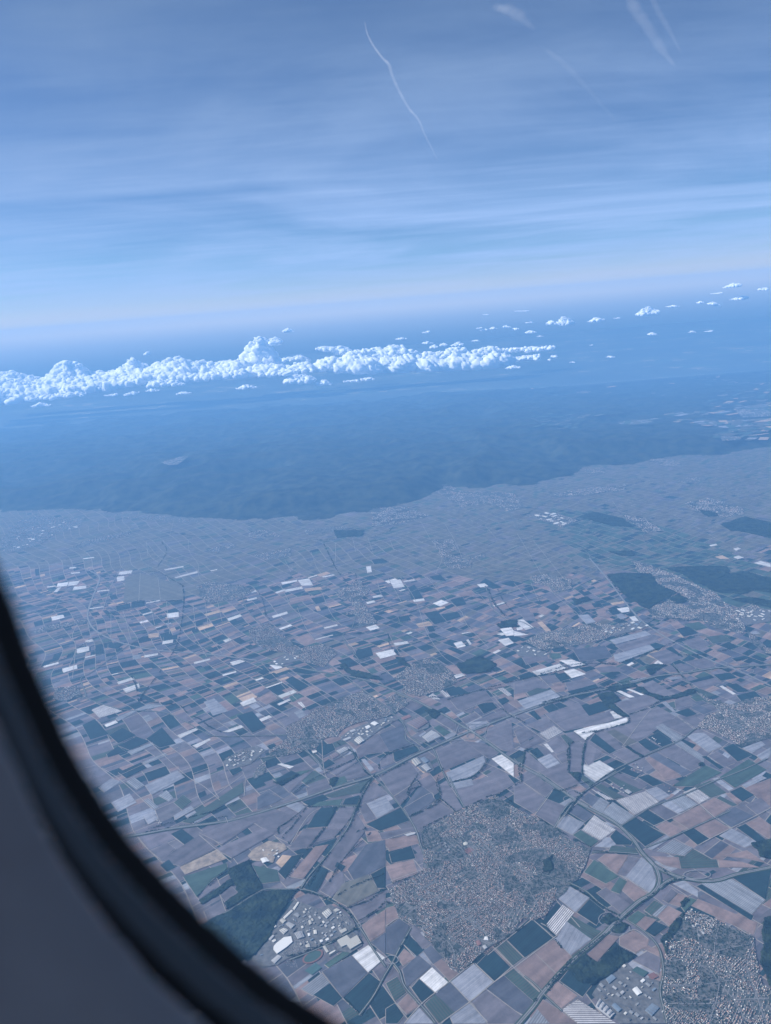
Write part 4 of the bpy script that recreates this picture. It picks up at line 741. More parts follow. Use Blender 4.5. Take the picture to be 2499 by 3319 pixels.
# ------------------------------------------------------------------ industrial estates, halls, slabs, sports grounds
M_LOT = mat('lot_asphalt', rough=.9, build=lambda t, p: m_noise(t, p, (.045, .046, .05), (.09, .09, .092), .02, 5))
def lot(tile, c, z=8.15):
    P_ = gp(tile, *fl(c)); LOTN[0] += 1
    tag(mesh('paved_yard', [(p[0], p[1], z+.004*LOTN[0]) for p in P_], [list(range(len(P_)))], M_LOT), kind='structure'); return P_
LOTN = [0]
HC = {'w': (.42, .42, .42), 'p': (.24, .24, .25), 'g': (.15, .155, .165), 'c': (.26, .25, .23), 'b': (.10, .13, .17), 'r': (.14, .075, .068), 'm': (.12, .085, .085), 'd': (.06, .06, .065), 'h': (.36, .35, .33)}
def hall(quad, colr, h, label, group=None, name='warehouse', z=8.9, pitch=True, ribs=0):
    P_ = np.array(quad); c = P_.mean(0); n = len(P_); q = P_-c
    a = sum(q[i][0]*q[(i+1) % n][1]-q[(i+1) % n][0]*q[i][1] for i in range(n))
    if a < 0: q = q[::-1]
    rc = np.array(HC[colr]); wc = np.minimum(rc*.6+.08, .4)
    root = None
    V = [(*p, 0) for p in q]+[(*p, h) for p in q]; F = [[i, (i+1) % n, n+(i+1) % n, n+i] for i in range(n)]; C_ = [(*wc, 1)]*n
    if n == 4 and pitch:      # shallow ridge along the long side
        l01 = np.linalg.norm(q[1]-q[0]); l12 = np.linalg.norm(q[2]-q[1])
        k = 0 if l01 > l12 else 1
        A, B_, C2, D_ = [n+(k+i) % 4 for i in range(4)]
        m1 = (q[(k+1) % 4]+q[(k+2) % 4])/2; m2 = (q[(k+3) % 4]+q[k % 4])/2; rh = h+min(l01, l12)*.07
        V += [(*m1, rh), (*m2, rh)]; r1, r2 = len(V)-2, len(V)-1
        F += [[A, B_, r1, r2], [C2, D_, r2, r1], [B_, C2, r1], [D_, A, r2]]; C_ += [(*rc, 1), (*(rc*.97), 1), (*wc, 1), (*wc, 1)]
    else:
        F.append([n+i for i in range(n)]); C_.append((*rc, 1))
        ins = [tuple(p*.97) for p in q]; b = len(V); V += [(*p, h+.9) for p in ins[:]]   # parapet rim
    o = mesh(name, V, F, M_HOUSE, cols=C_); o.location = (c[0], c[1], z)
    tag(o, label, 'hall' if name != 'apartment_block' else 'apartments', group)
    if ribs and n >= 4:       # strips of rooflights as one part
        L0, L1 = q[0], q[1]; M0, M1 = q[3 if n == 4 else n-1], q[2]
        v, f = [], []
        for i in range(ribs):
            t0 = (i+.35)/ribs; t1 = (i+.6)/ribs
            a0, a1 = L0+(L1-L0)*t0, L0+(L1-L0)*t1; b0, b1 = M0+(M1-M0)*t0, M0+(M1-M0)*t1
            a0, b0, a1, b1 = a0+(b0-a0)*.06, b0-(b0-a0)*.06, a1+(b1-a1)*.06, b1-(b1-a1)*.06
            zz = h+min(np.linalg.norm(L1-L0), np.linalg.norm(M0-L0))*.08+.5
            k2 = len(v); v += [(*a0, zz), (*a1, zz), (*b1, zz), (*b0, zz)]; f.append((k2, k2+1, k2+2, k2+3))
        mesh('rooflights', v, np.array(f), mat('rooflight', (.10, .105, .12), .4), o)
    return o
lot('r', '100 990 240 790 360 640 500 480 640 280 690 300 960 400 1130 340 1250 430 1330 470 1460 620 1440 660 1180 830 900 950 540 1080 420 1160 200 1200 60 1100')
lot('r', '1190 860 1340 770 1430 700 1540 810 1560 900 1400 1000 1220 970'); lot('r', '1010 920 1150 880 1230 980 1110 1050')
lot('D', '890 1100 935 1030 1040 960 1100 1020 1180 1040 1190 1090 1215 1225 1010 1225 975 1190'); lot('e', '540 480 600 435 700 395 870 345 915 365 830 410 700 505 640 535 600 505 545 505')
lot('e', '920 350 1010 325 1120 385 1110 420 1030 450 960 400'); lot('e', '1060 480 1130 420 1200 475 1110 520'); lot('e', '995 630 1060 605 1110 620 1150 690 1110 715 1070 700'); lot('e', '460 605 560 540 610 560 580 590 490 635')
lot('c', '560 880 700 840 830 825 875 860 800 885 640 928 570 915'); lot('c', '1370 770 1500 750 1665 750 1665 830 1500 855 1400 805'); lot('c', '0 1010 80 980 230 1040 190 1060 30 1055'); lot('A', '960 1160 1040 1110 1110 1090 1150 1110 1080 1170 990 1195'); lot('A', '1170 730 1270 675 1300 720 1200 745')
lot('F', '600 1090 720 1078 830 1115 760 1145')
ES = 'the estate beside the dark wood'
BIG = [('r', '365 920 400 880 500 800 600 785 620 860 540 930 410 1020 360 960', 'w', 11, 'largest and brightest white roof in '+ES, 0), ('r', '645 740 750 710 785 790 690 820', 'p', 9, 'striped pale hall right of the largest roof in '+ES, 5),
 ('r', '1015 470 1100 410 1155 470 1080 540', 'h', 10, 'pale square hall at the upper right of '+ES, 4), ('r', '1220 840 1350 770 1400 822 1490 770 1550 870 1400 960 1350 900 1280 930', 'c', 12, 'large beige stepped hall on the right side of '+ES, 0),
 ('r', '820 745 855 740 860 775 830 785', 'w', 9, 'tiny brilliant white roof in the middle of '+ES, 0), ('r', '900 700 940 695 950 750 905 755', 'h', 8, 'small pale hall right of the tiny brilliant roof in '+ES, 0), ('r', '1250 710 1330 670 1355 705 1280 745', 'c', 9, 'cream coloured hall near the right rim of '+ES, 0),
 ('r', '1230 670 1270 650 1290 690 1250 710', 'g', 7, 'small grey hall touching the cream hall in '+ES, 0), ('r', '1170 430 1210 405 1260 430 1200 455', 'c', 8, 'beige hall behind the square hall at the top of '+ES, 0), ('r', '440 700 500 670 560 700 500 755', 'h', 9, 'whitish hall directly above the largest roof in '+ES, 3),
 ('r', '530 620 570 590 655 630 600 680', 'p', 9, 'striped hall in the left half of '+ES, 5), ('r', '445 570 480 540 535 570 490 610', 'c', 8, 'beige hall at the edge of the dark wood in '+ES, 0), ('r', '490 530 600 425 625 440 510 550', 'h', 7, 'long narrow pale hall along the dark wood in '+ES, 0),
 ('r', '620 410 690 315 710 325 645 425', 'h', 7, 'long narrow roof at the top left corner of '+ES, 0), ('r', '630 490 680 465 720 500 690 525', 'g', 8, 'grey hall above the middle of '+ES, 0), ('r', '1025 920 1060 910 1110 990 1080 1005', 'c', 7, 'narrow beige building right of the running track', 0),
 ('r', '1110 1010 1190 965 1200 980 1120 1030', 'h', 7, 'narrow pale shed beside the beige building near the running track', 0), ('r', '330 1110 420 1035 470 1060 380 1150', 'p', 9, 'pale hall nearest the window frame in '+ES, 0), ('r', '335 840 385 820 400 840 360 865', 'h', 7, 'small white roof left of the largest roof in '+ES, 0),
 ('r', '295 820 350 765 375 775 320 840', 'p', 8, 'narrow grey white hall at the left end of '+ES, 0), ('r', '360 640 385 625 405 645 375 665', 'h', 7, 'small pale roof at the wood edge in '+ES, 0), ('r', '830 570 860 560 880 610 845 630', 'c', 8, 'upright beige hall in the middle of '+ES, 0),
 ('r', '865 545 890 535 905 570 880 580', 'c', 8, 'smaller beige block touching the upright beige hall', 0), ('r', '980 840 1020 825 1035 850 1000 865', 'w', 8, 'small white hall near the lower road of '+ES, 0), ('r', '790 910 840 870 860 930 810 935', 'c', 8, 'beige building beside the parking lots in '+ES, 0),
 ('D', '925 1120 990 1185 970 1205 905 1155', 'p', 11, 'long white hall at the lower left of the estate near the bottom right town', 4), ('D', '1065 1080 1085 1068 1108 1095 1087 1107', 'w', 9, 'white hall in the middle of the estate near the bottom right town', 0), ('D', '1120 1170 1150 1140 1182 1160 1150 1195', 'b', 8, 'bluish hall at the right of the estate near the bottom right town', 4),
 ('D', '975 1150 990 1138 1020 1165 1005 1178', 'b', 8, 'narrow bluish hall beside the long white hall', 0), ('D', '950 1035 975 1015 995 1030 965 1055', 'b', 8, 'blue roofed hall at the top of the estate near the bottom right town', 0), ('D', '423 866 428 852 440 852 444 868', 'w', 8, 'white hall at the lower rim of the large central town', 0), ('D', '418 893 430 886 440 900 428 906', 'p', 8, 'pale hall behind the white one at the lower rim of the central town', 0),
 ('D', '388 872 405 866 415 885 398 893', 'r', 8, 'red roofed hall at the lower rim of the large central town', 0), ('e', '630 503 668 475 700 505 662 528', 'h', 10, 'large pale hall at the near end of the estate below the long town', 4), ('e', '700 415 725 405 738 418 712 432', 'w', 9, 'white hall in the middle of the estate below the long town', 0),
 ('e', '735 395 762 380 790 395 765 408', 'w', 9, 'bright hall at the far end of the estate below the long town', 0), ('e', '555 500 600 480 612 490 570 507', 'p', 8, 'low pale hall at the left end of the estate below the long town', 0), ('e', '600 442 630 430 642 440 612 452', 'p', 8, 'flat grey white hall behind the large pale one below the long town', 0),
 ('e', '935 358 985 338 1002 352 950 372', 'r', 8, 'red brown hall beside the rail yard left of the motorway cross', 0), ('e', '970 392 1060 347 1112 385 1040 432', 'm', 9, 'large dull purple hall left of the motorway cross', 6), ('e', '1000 632 1040 615 1070 650 1030 672', 'c', 9, 'pale yellow hall beside the roundabout below the motorway', 3),
 ('e', '1060 627 1085 610 1117 640 1092 652', 'b', 9, 'blue grey hall beside the roundabout below the motorway', 3), ('e', '1065 672 1100 655 1130 690 1100 705', 'p', 9, 'pale hall nearest the roundabout below the motorway', 4), ('e', '515 572 570 545 595 563 540 590', 'p', 7, 'pale gridded yard building below the long town', 5), ('e', '470 602 510 582 535 600 490 625', 'm', 7, 'dull red brown hall below the long town', 4),
 ('e', '1070 480 1130 437 1192 475 1110 514', 'p', 3, 'wide pale lattice yard left of the motorway cross', 9), ('d', '715 833 735 820 765 840 745 852', 'p', 6, 'pale greenhouse at the farm near the striped foil fields', 3), ('e', '355 575 385 568 390 580 365 588', 'h', 7, 'small white hall beside the dark green field below the long town', 0),
 ('e', '955 1115 1000 1100 1030 1100 1025 1112 975 1125', 'p', 6, 'pale farm halls beside the field left of the large central town', 0), ('C', '1125 515 1150 508 1165 525 1135 533', 'w', 7, 'white depot roof beside the gravel yard near the window frame', 0)]
for tl, c, k, h, lab, rb in BIG: hall(gp(tl, *fl(c)), k, h, lab, ribs=rb)
def scatter(tile, c, n, lab, grp, kmin, kmax, pal='wppgggchhddb', ang=33):
    P_ = gp(tile, *fl(c)); A = np.array(P_); got = []; tries = 0
    while len(got) < n and tries < 4000:
        tries += 1; x = rng.uniform(A[:, 0].min(), A[:, 0].max()); y = rng.uniform(A[:, 1].min(), A[:, 1].max())
        if not inpoly(np.array([x]), np.array([y]), P_)[0]: continue
        L = rng.uniform(kmin, kmax); W_ = L*rng.uniform(.35, .8); r = math.hypot(L, W_)/2
        if any(math.hypot(x-g_[0], y-g_[1]) < (r+g_[2])*.95 for g_ in got+TAKEN): continue
        got.append((x, y, r)); a = R_(ang+random.choice((0, 90))+random.gauss(0, 4)); ca, sa = math.cos(a), math.sin(a)
        q = [(x+(u*L*ca-v*W_*sa)/2, y+(u*L*sa+v*W_*ca)/2) for u, v in ((-1, -1), (1, -1), (1, 1), (-1, 1))]
        hall(q, random.choice(pal), rng.uniform(5, 10), lab, grp)
TAKEN = []
for tl, c, *_ in BIG:
    P_ = np.array(gp(tl, *fl(c))); TAKEN.append((*P_.mean(0), np.linalg.norm(P_-P_.mean(0), axis=1).max()))
scatter('r', '180 1050 400 660 640 330 950 420 1120 370 1300 470 1430 640 1150 820 760 930 640 760 330 900', 62, 'hall with parked vehicles round it in '+ES, 'small halls in the estate beside the wood', 18, 46)
scatter('D', '895 1100 935 1035 1040 965 1095 1020 1170 1045 1185 1090 1205 1220 1015 1220 975 1190', 34, 'small hall among the yards of the estate near the bottom right town', 'small halls in the estate near the bottom right town', 20, 50)
scatter('e', '545 485 600 440 700 400 870 350 905 365 820 410 690 500 600 500', 26, 'small hall in the estate strip below the long town', 'small halls in the strip below the long town', 25, 60)
scatter('c', '565 885 700 845 830 830 870 860 800 880 640 922', 14, 'pale hall in the estate right of the mid town beside the motorway', 'halls beside the motorway in the middle distance', 50, 110, 'wwhpb')
scatter('c', '1375 775 1500 755 1660 755 1660 825 1500 850', 18, 'pale hall in the estate at the far right edge', 'halls at the far right edge', 50, 110, 'wwhhp')
scatter('c', '5 1012 80 985 215 1040 180 1055 40 1050', 8, 'pale hall below the mid town beside the white fields', 'halls below the mid town', 35, 80, 'wwhpp')
scatter('A', '965 1160 1040 1112 1110 1093 1140 1110 1080 1165 995 1190', 12, 'pale hall in the small estate among fields left of the long town', 'halls among the fields left of the long town', 30, 65, 'wwhpp')
scatter('A', '1175 730 1270 680 1295 720 1205 742', 9, 'pale hall beside the village on the motorway', 'halls beside the village on the motorway', 40, 80, 'wwhp')
scatter('F', '610 1092 720 1082 820 1115 760 1138', 14, 'bright hall in the far estate at the foot of the hills', 'halls in the far estate', 90, 200, 'wwwh')
scatter('d', '560 780 690 770 790 850 740 860 640 820', 8, 'farm building in the tree lined farmstead above the striped foil fields', 'buildings of the tree lined farmstead', 14, 30, 'rpgh')
scatter('d', '740 660 800 650 860 690 800 720 750 680', 8, 'farm building on the straight road between the fields', 'buildings on the straight road', 14, 30, 'rpgh')
scatter('d', '860 490 900 475 965 530 940 545', 8, 'farm building inside the dark green field', 'buildings inside the dark green field', 14, 30, 'hpgh')
scatter('d', '960 790 1010 775 1090 830 1030 860', 8, 'farm building in the brown farmstead beside the pale striped fields', 'buildings of the brown farmstead', 14, 30, 'rmch')
scatter('C', '965 85 1080 40 1110 50 1060 85 1000 105', 10, 'farm hall on the lane left of the long town', 'farm halls left of the long town', 20, 45, 'wphh')
scatter('C', '670 350 700 340 705 355 680 365', 3, 'farm shed beside the motorway near the window frame', 'sheds beside the motorway near the frame', 15, 30, 'ph')
scatter('C', '1100 470 1180 440 1230 470 1200 520 1120 520', 8, 'shed in the sandy gravel yard near the window frame', 'sheds in the gravel yard', 15, 35, 'phw')
scatter('p', '430 120 640 110 660 230 600 260 480 320 440 260', 16, 'slab of flats among trees at the upper left of the large central town', 'slabs of flats in the central town', 26, 44, 'gdgd', 28)
scatter('D', '1300 760 1340 730 1440 800 1440 870 1340 850', 12, 'slab of flats at the top of the town in the bottom right corner', 'slabs of flats in the bottom right town', 28, 50, 'gdpg', 20)
for tl, x, y, lab in [('D', 1322, 742, 'tall pale tower block at the top tip of the town in the bottom right corner'), ('D', 1298, 778, 'pale tower block on the left rim of the bottom right town, upper one'), ('D', 1342, 805, 'pale tower block inside the top of the bottom right town'), ('D', 1212, 882, 'tower block on the left rim of the bottom right town beside the road bend'), ('D', 1232, 905, 'lowest tower block beside the road bend of the bottom right town')]:
    cx, cy = gp(tl, x, y)[0]; hall([(cx-9, cy-8), (cx+9, cy-8), (cx+9, cy+8), (cx-9, cy+8)], 'h', 34, lab, 'tower blocks', 'apartment_block', pitch=False)
scatter('a', '60 330 200 200 420 170 500 220 300 300 120 370', 26, 'added white hall painted as a glint in the far city at the left edge', 'added white halls painted as glints in the far city', 60, 150, 'wwwh')  # bright roofs added; the city's sun glints are put into their white
M_SAND = mat('bare_sand', rough=.95, build=lambda t, p: m_noise(t, p, (.11, .09, .075), (.22, .18, .145), .012, 6))
def ground_patch(name, P_, m_, z): tag(mesh(name, [(p[0], p[1], z) for p in P_], [list(range(len(P_)))], m_), kind='structure')
ground_patch('construction_ground', gp('C', 780, 548, 940, 470, 980, 512, 802, 580), M_SAND, 8.1)
ground_patch('gravel_yard', gp('C', 1095, 470, 1160, 435, 1230, 450, 1240, 470, 1190, 500, 1180, 530, 1090, 520, 1070, 500), M_SAND, 8.1)
M_TURF = mat('sports_turf', (.025, .05, .045), .9); M_CLAY = mat('clay_court', (.11, .055, .05), .9)
def ellp(tile, cx, cy, rx, ry, rot): return gp(tile, *sum([[cx+rx*math.cos(a)*math.cos(rot)-ry*math.sin(a)*math.sin(rot), cy+rx*math.cos(a)*math.sin(rot)+ry*math.sin(a)*math.cos(rot)] for a in np.linspace(0, 6.2832, 33)[:-1]], []))
ground_patch('running_track', ellp('r', 890, 1048, 152, 78, R_(-27)), M_CLAY, 8.25); ground_patch('sports_pitch', ellp('r', 890, 1048, 128, 60, R_(-27)), M_TURF, 8.35)
ground_patch('sports_pitch', gp('r', 780, 1240, 930, 1130, 1010, 1200, 880, 1300), mat('artificial_turf', (.03, .065, .065), .9), 8.3)
ground_patch('clay_court', gp('p', 850, 240, 935, 195, 985, 240, 890, 290), M_CLAY, 9.4); ground_patch('clay_court', gp('D', 1130, 1015, 1158, 1003, 1178, 1022, 1150, 1037), M_CLAY, 9.4); ground_patch('sports_pitch', gp('D', 1062, 995, 1085, 978, 1135, 1003, 1112, 1025), M_TURF, 9.4)
def round_hall():
    cx, cy = gp('p', 870, 155)[0]; n = 28; V, F = [], []
    for k, (r, z) in enumerate(((32, 0), (32, 7), (20, 11), (8, 12.5))):
        for i in range(n): a = i/n*6.2832; V.append((r*math.cos(a), r*math.sin(a), z))
    for k in range(3):
        for i in range(n): F.append([k*n+i, k*n+(i+1) % n, (k+1)*n+(i+1) % n, (k+1)*n+i])
    F.append([3*n+i for i in range(n)])
    o = mesh('round_hall', V, F, M_HOUSE, cols=[(.3, .29, .26, 1)]*len(F)); o.location = (cx, cy, 8.9); tag(o, 'round pale domed hall beside the red court in the large central town', 'hall')
round_hall()
# parked cars
def cars():
    C = []
    for tl, c, n in (('r', '620 790 800 830 870 900 520 1060 430 1040 560 940', 700), ('r', '1250 470 1330 490 1440 620 1300 640', 160), ('r', '500 1100 640 1060 700 1200 560 1200', 150), ('r', '640 560 760 600 740 640 630 600', 80)):
        P_ = gp(tl, *fl(c)); A = np.array(P_); x = rng.uniform(A[:, 0].min(), A[:, 0].max(), n*3); y = rng.uniform(A[:, 1].min(), A[:, 1].max(), n*3)
        u, v = x*CA+y*SA, x*SA-y*CA; v = np.round(v/11)*11; x, y = u*CA+v*SA, u*SA-v*CA
        k = inpoly(x, y, P_); C.append(np.stack([x[k], y[k]], 1)[:n])
    C = np.concatenate(C); n = len(C)
    V, F = houses_geo(C, np.full(n, R_(-57)), np.full(n, 4.5), np.full(n, 1.9), np.full(n, 1.1), np.full(n, .35), 8.9)
    c = np.array([(.4, .4, .4), (.02, .02, .025), (.2, .2, .21), (.05, .07, .12), (.25, .03, .03)])[rng.choice(5, n, p=[.35, .25, .25, .1, .05])]
    tag(mesh('parked_cars', V, F, M_HOUSE, cols=np.repeat(np.concatenate([c, np.ones((n, 1))], 1), 14, 0)), kind='stuff')
cars()
def bridge(tl, x0, y0, x1, y1, lab):
    a, b = np.array(gp(tl, x0, y0)[0]), np.array(gp(tl, x1, y1)[0]); d = b-a; L = np.linalg.norm(d); d /= L; n = np.array((-d[1], d[0]))*6
    c = (a+b)/2; V = []
    for z in (6, 8):
        for p, s in ((a, -1), (b, -1), (b, 1), (a, 1)): V.append((*(p-c+n*s), z))
    o = mesh('bridge', V, [[0, 1, 2, 3], [4, 5, 6, 7], [0, 1, 5, 4], [1, 2, 6, 5], [2, 3, 7, 6], [3, 0, 4, 7]], mat('bridge_concrete', (.14, .14, .14), .8)); o.location = (c[0], c[1], 10); tag(o, lab, 'bridge')
bridge('s', 1255, 260, 1340, 335, 'narrow road bridge crossing the motorway right of the motorway cross'); bridge('C', 975, 335, 985, 358, 'short road bridge over the motorway near the window frame'); bridge('s', 700, 480, 790, 540, 'motorway bridge in the middle of the cloverleaf'); bridge('C', 1590, 140, 1625, 175, 'bridge over the motorway right of the round wood')
def turbine():
    x, y = gp('a', 549, 1010)[0]; r = empty('wind_turbine', (x, y, 4)); tag(r, 'tall white wind turbine standing at the edge of a pale field on the left', 'wind turbine')
    V = [(rr*math.cos(k*.7854), rr*math.sin(k*.7854), z) for z, rr in ((0, 3.2), (110, 1.8)) for k in range(8)]
    mw = mat('turbine_white', (.6, .6, .6), .4)
    mesh('tower', V, [[k, (k+1) % 8, 8+(k+1) % 8, 8+k] for k in range(8)], mw, r)
    mesh('nacelle', [(a*2.5, b*7-2, 110+c*4) for a in (-1, 1) for b in (-1, 1) for c in (0, 1)], [[0, 1, 3, 2], [4, 6, 7, 5], [0, 4, 5, 1], [2, 3, 7, 6], [0, 2, 6, 4], [1, 5, 7, 3]], mw, r)
    for k in range(3):
        a = R_(90+120*k); ux, uz = math.cos(a), math.sin(a)
        P_ = [(0, 2.0), (10, 2.4), (50, .6)]; V = []
        for s, w in P_:
            for e in (-1, 1):
                for th in (-.4, .4): V.append((ux*s-uz*w*e, -9.5+th, 112+uz*s+ux*w*e))
        F = []
        for j in range(2):
            b = j*4; F += [[b, b+4, b+5, b+1], [b+2, b+3, b+7, b+6], [b, b+2, b+6, b+4], [b+1, b+5, b+7, b+3]]
        F += [[0, 1, 3, 2], [8, 10, 11, 9]]
        mesh('blade', V, F, mw, r)
turbine()


def uplands():
    """clearings, fields and meadows on the plateau beyond the plain, to the right"""
    V, F, Cc, UV = [], [], [], []
    def zone(c, n, lo, hi, pal, tile='F'):
        P_ = gp(tile, *fl(c)); A = np.array(P_); k = 0
        while k < n:
            x = rng.uniform(A[:, 0].min(), A[:, 0].max()); y = rng.uniform(A[:, 1].min(), A[:, 1].max())
            if not inpoly(np.array([x]), np.array([y]), P_)[0]: k += .2; continue
            k += 1
            if y > HILLMAX-2500: continue
            if fbm(np.array([x/3000]), np.array([y/3000]), 8, 2)[0] < .45: continue
            L, W_ = rng.uniform(lo, hi), rng.uniform(lo, hi)*.4; kd = random.choice(pal); c0, a0, per = KIND[kd]; v = random.uniform(.8, 1.2); b = len(V)
            a = R_(33+random.gauss(0, 25)); 
            q = [(x+(u*L*math.cos(a)-w*W_*math.sin(a))/2, y+(u*L*math.sin(a)+w*W_*math.cos(a))/2) for u, w in ((-1, -1), (1, -1), (1, 1), (-1, 1))]
            H4 = hill_h(np.array([p[0] for p in q]+[x]), np.array([p[1] for p in q]+[y])); z = max(float(H4.max()), 0)+14+rng.random()*4
            for p in q: V.append((p[0], p[1], z)); UV.append((0, 0))
            F.append([b, b+1, b+2, b+3]); Cc.append((c0[0]*v, c0[1]*v, c0[2]*v, 0))
    zone('980 690 1150 670 1400 660 1680 620 1680 790 1400 790 1250 750 1050 745', 520, 300, 1100, 'VVGYGGVF')
    zone('1350 500 1680 480 1680 640 1400 650', 150, 300, 1000, 'VGGYV'); zone('380 560 1000 480 1680 400 1680 600 1000 620 500 640', 110, 250, 1000, 'YVGGV'); zone('0 520 400 500 1000 440 1680 380 1680 420 1000 500 300 570', 60, 400, 1300, 'YVGG')
    zone('550 680 800 670 1000 690 900 740 640 760', 60, 200, 700, 'GVG')
    tag(mesh('upland_fields', V, F, M_FARM, cols=Cc, uvs=UV), kind='structure')
uplands()


# ------------------------------------------------------------------ clouds
def build_cloud(t, p):
    nz = t.n('ShaderNodeTexCoord')
    p.inputs['Base Color'].default_value = (.99, .99, .99, 1); p.inputs['Roughness'].default_value = 1; p.inputs['Specular IOR Level'].default_value = 0
    tr = t.n('ShaderNodeBsdfTranslucent', ins={0: (.9, .92, .96, 1)})
    mx = t.n('ShaderNodeMixShader', ins={0: .36, 1: p.outputs[0], 2: tr.outputs[0]})
    out = [n for n in t.nt.nodes if n.type == 'OUTPUT_MATERIAL'][0]
    link(t, mx.outputs[0], out.inputs[0])
M_CLOUD = mat('cumulus', build=build_cloud)
_ico = {}
def ico(lv):
    if lv not in _ico:
        import bmesh
        bm = bmesh.new(); bmesh.ops.create_icosphere(bm, subdivisions=lv, radius=1.0)
        V = np.array([v.co[:] for v in bm.verts]); Fc = np.array([[v.index for v in f.verts] for f in bm.faces]); bm.free()
        _ico[lv] = (V, Fc)
    return _ico[lv]
def puffs_mesh(name, puffs, base_z):
    """puffs: (centre, radius, flatten); cauliflower surface from many displaced balls, flattened underneath"""
    vs_, fs = [], []; off = 0
    for c, r, fl in puffs:
        V, Fc = ico(4 if r > 700 else 3 if r > 300 else 2)
        s = rng.random(3)*100
        a = V*2.7+s
        disp = fbm(a[:, 0]+a[:, 2]*.7, a[:, 1]-a[:, 2]*.9, int(s[0]), 5)
        v = V*(1+(disp[:, None]-.5)*.55)
        v = v*np.array((1, 1, fl))*r + c
        w_ = fbm(v[:, 0]/330+v[:, 2]/410, v[:, 2]/300-v[:, 1]/380, 71, 5)-.5      # shared billow field: neighbouring puffs grow into one surface
        v = v+V*(w_[:, None]*min(r, 500)*1.1)
        lo = v[:, 2] < base_z
        v[lo, 2] = base_z-(base_z-v[lo, 2])*.12
        vs_.append(v); fs.append(Fc+off); off += len(V)
    return np.concatenate(vs_), np.concatenate(fs)
def cloud(name, label, outline, dist, base_y, n_scale=1.0, group=None, rmin=260, rmax=900, depth=1.0):
    """outline: (x, top_y, base_y) in V pixels from left to right"""
    puffs = []; zb = []
    xs = [o[0] for o in outline]
    step = rmin*.55*FPX/1.5009/dist
    x = xs[0]
    while x <= xs[-1]:
        top = np.interp(x, xs, [o[1] for o in outline]); bot = np.interp(x, xs, [o[2] for o in outline])
        P1 = at(x*1.5009, bot*1.5009, dist); P2 = at(x*1.5009, top*1.5009, dist)
        hgt = max(P2[2]-P1[2], rmin*.8); zb.append(P1[2])
        n = max(2, int(n_scale*hgt/rmin*1.8))
        for k in range(n):
            f = rng.random()**.8
            r = np.clip((rmin+(rmax-rmin)*rng.random()**2.5)*(1.05-.55*f), rmin*.45, hgt*.5)
            z = P1[2]+r*.3+(hgt-r*1.25)*f
            dy = (rng.random()-.5)*(rmax*2.2)*depth*(1.1-f)+ (1-f)*-rmax*.5*depth
            puffs.append((np.array((P1[0]+(rng.random()-.5)*rmin*1.4, dist+dy, z)), r, .82))
        x += step
    base = min(zb) if len(outline) < 8 else None
    if base is None:
        out_v, out_f, off = [], [], 0
        for pf in puffs:
            bz = np.interp(pf[0][0], [at(o[0]*1.5009, o[2]*1.5009, dist)[0] for o in outline], [at(o[0]*1.5009, o[2]*1.5009, dist)[2] for o in outline])
            v, f = puffs_mesh('c', [pf], bz); out_v.append(v); out_f.append(f+off); off += len(v)
        v, f = np.concatenate(out_v), np.concatenate(out_f)
    else:
        v, f = puffs_mesh('c', puffs, base)
    o = mesh(name, v, f, M_CLOUD, smooth=True); tag(o, label, 'cloud', group)
    return o
def eo(t): # outline given in the enlarged region E or F -> V pixels
    w = t.split(); s = w[0]; n = [float(a) for a in w[1:]]
    ox, oy = (0, 599.6) if s == 'E' else (832.8, 566.3)
    return [(ox+n[i]*.5, oy+n[i+1]*.5, oy+n[i+2]*.5) for i in range(0, len(n), 3)]
BANK = 'long bank of cumulus'
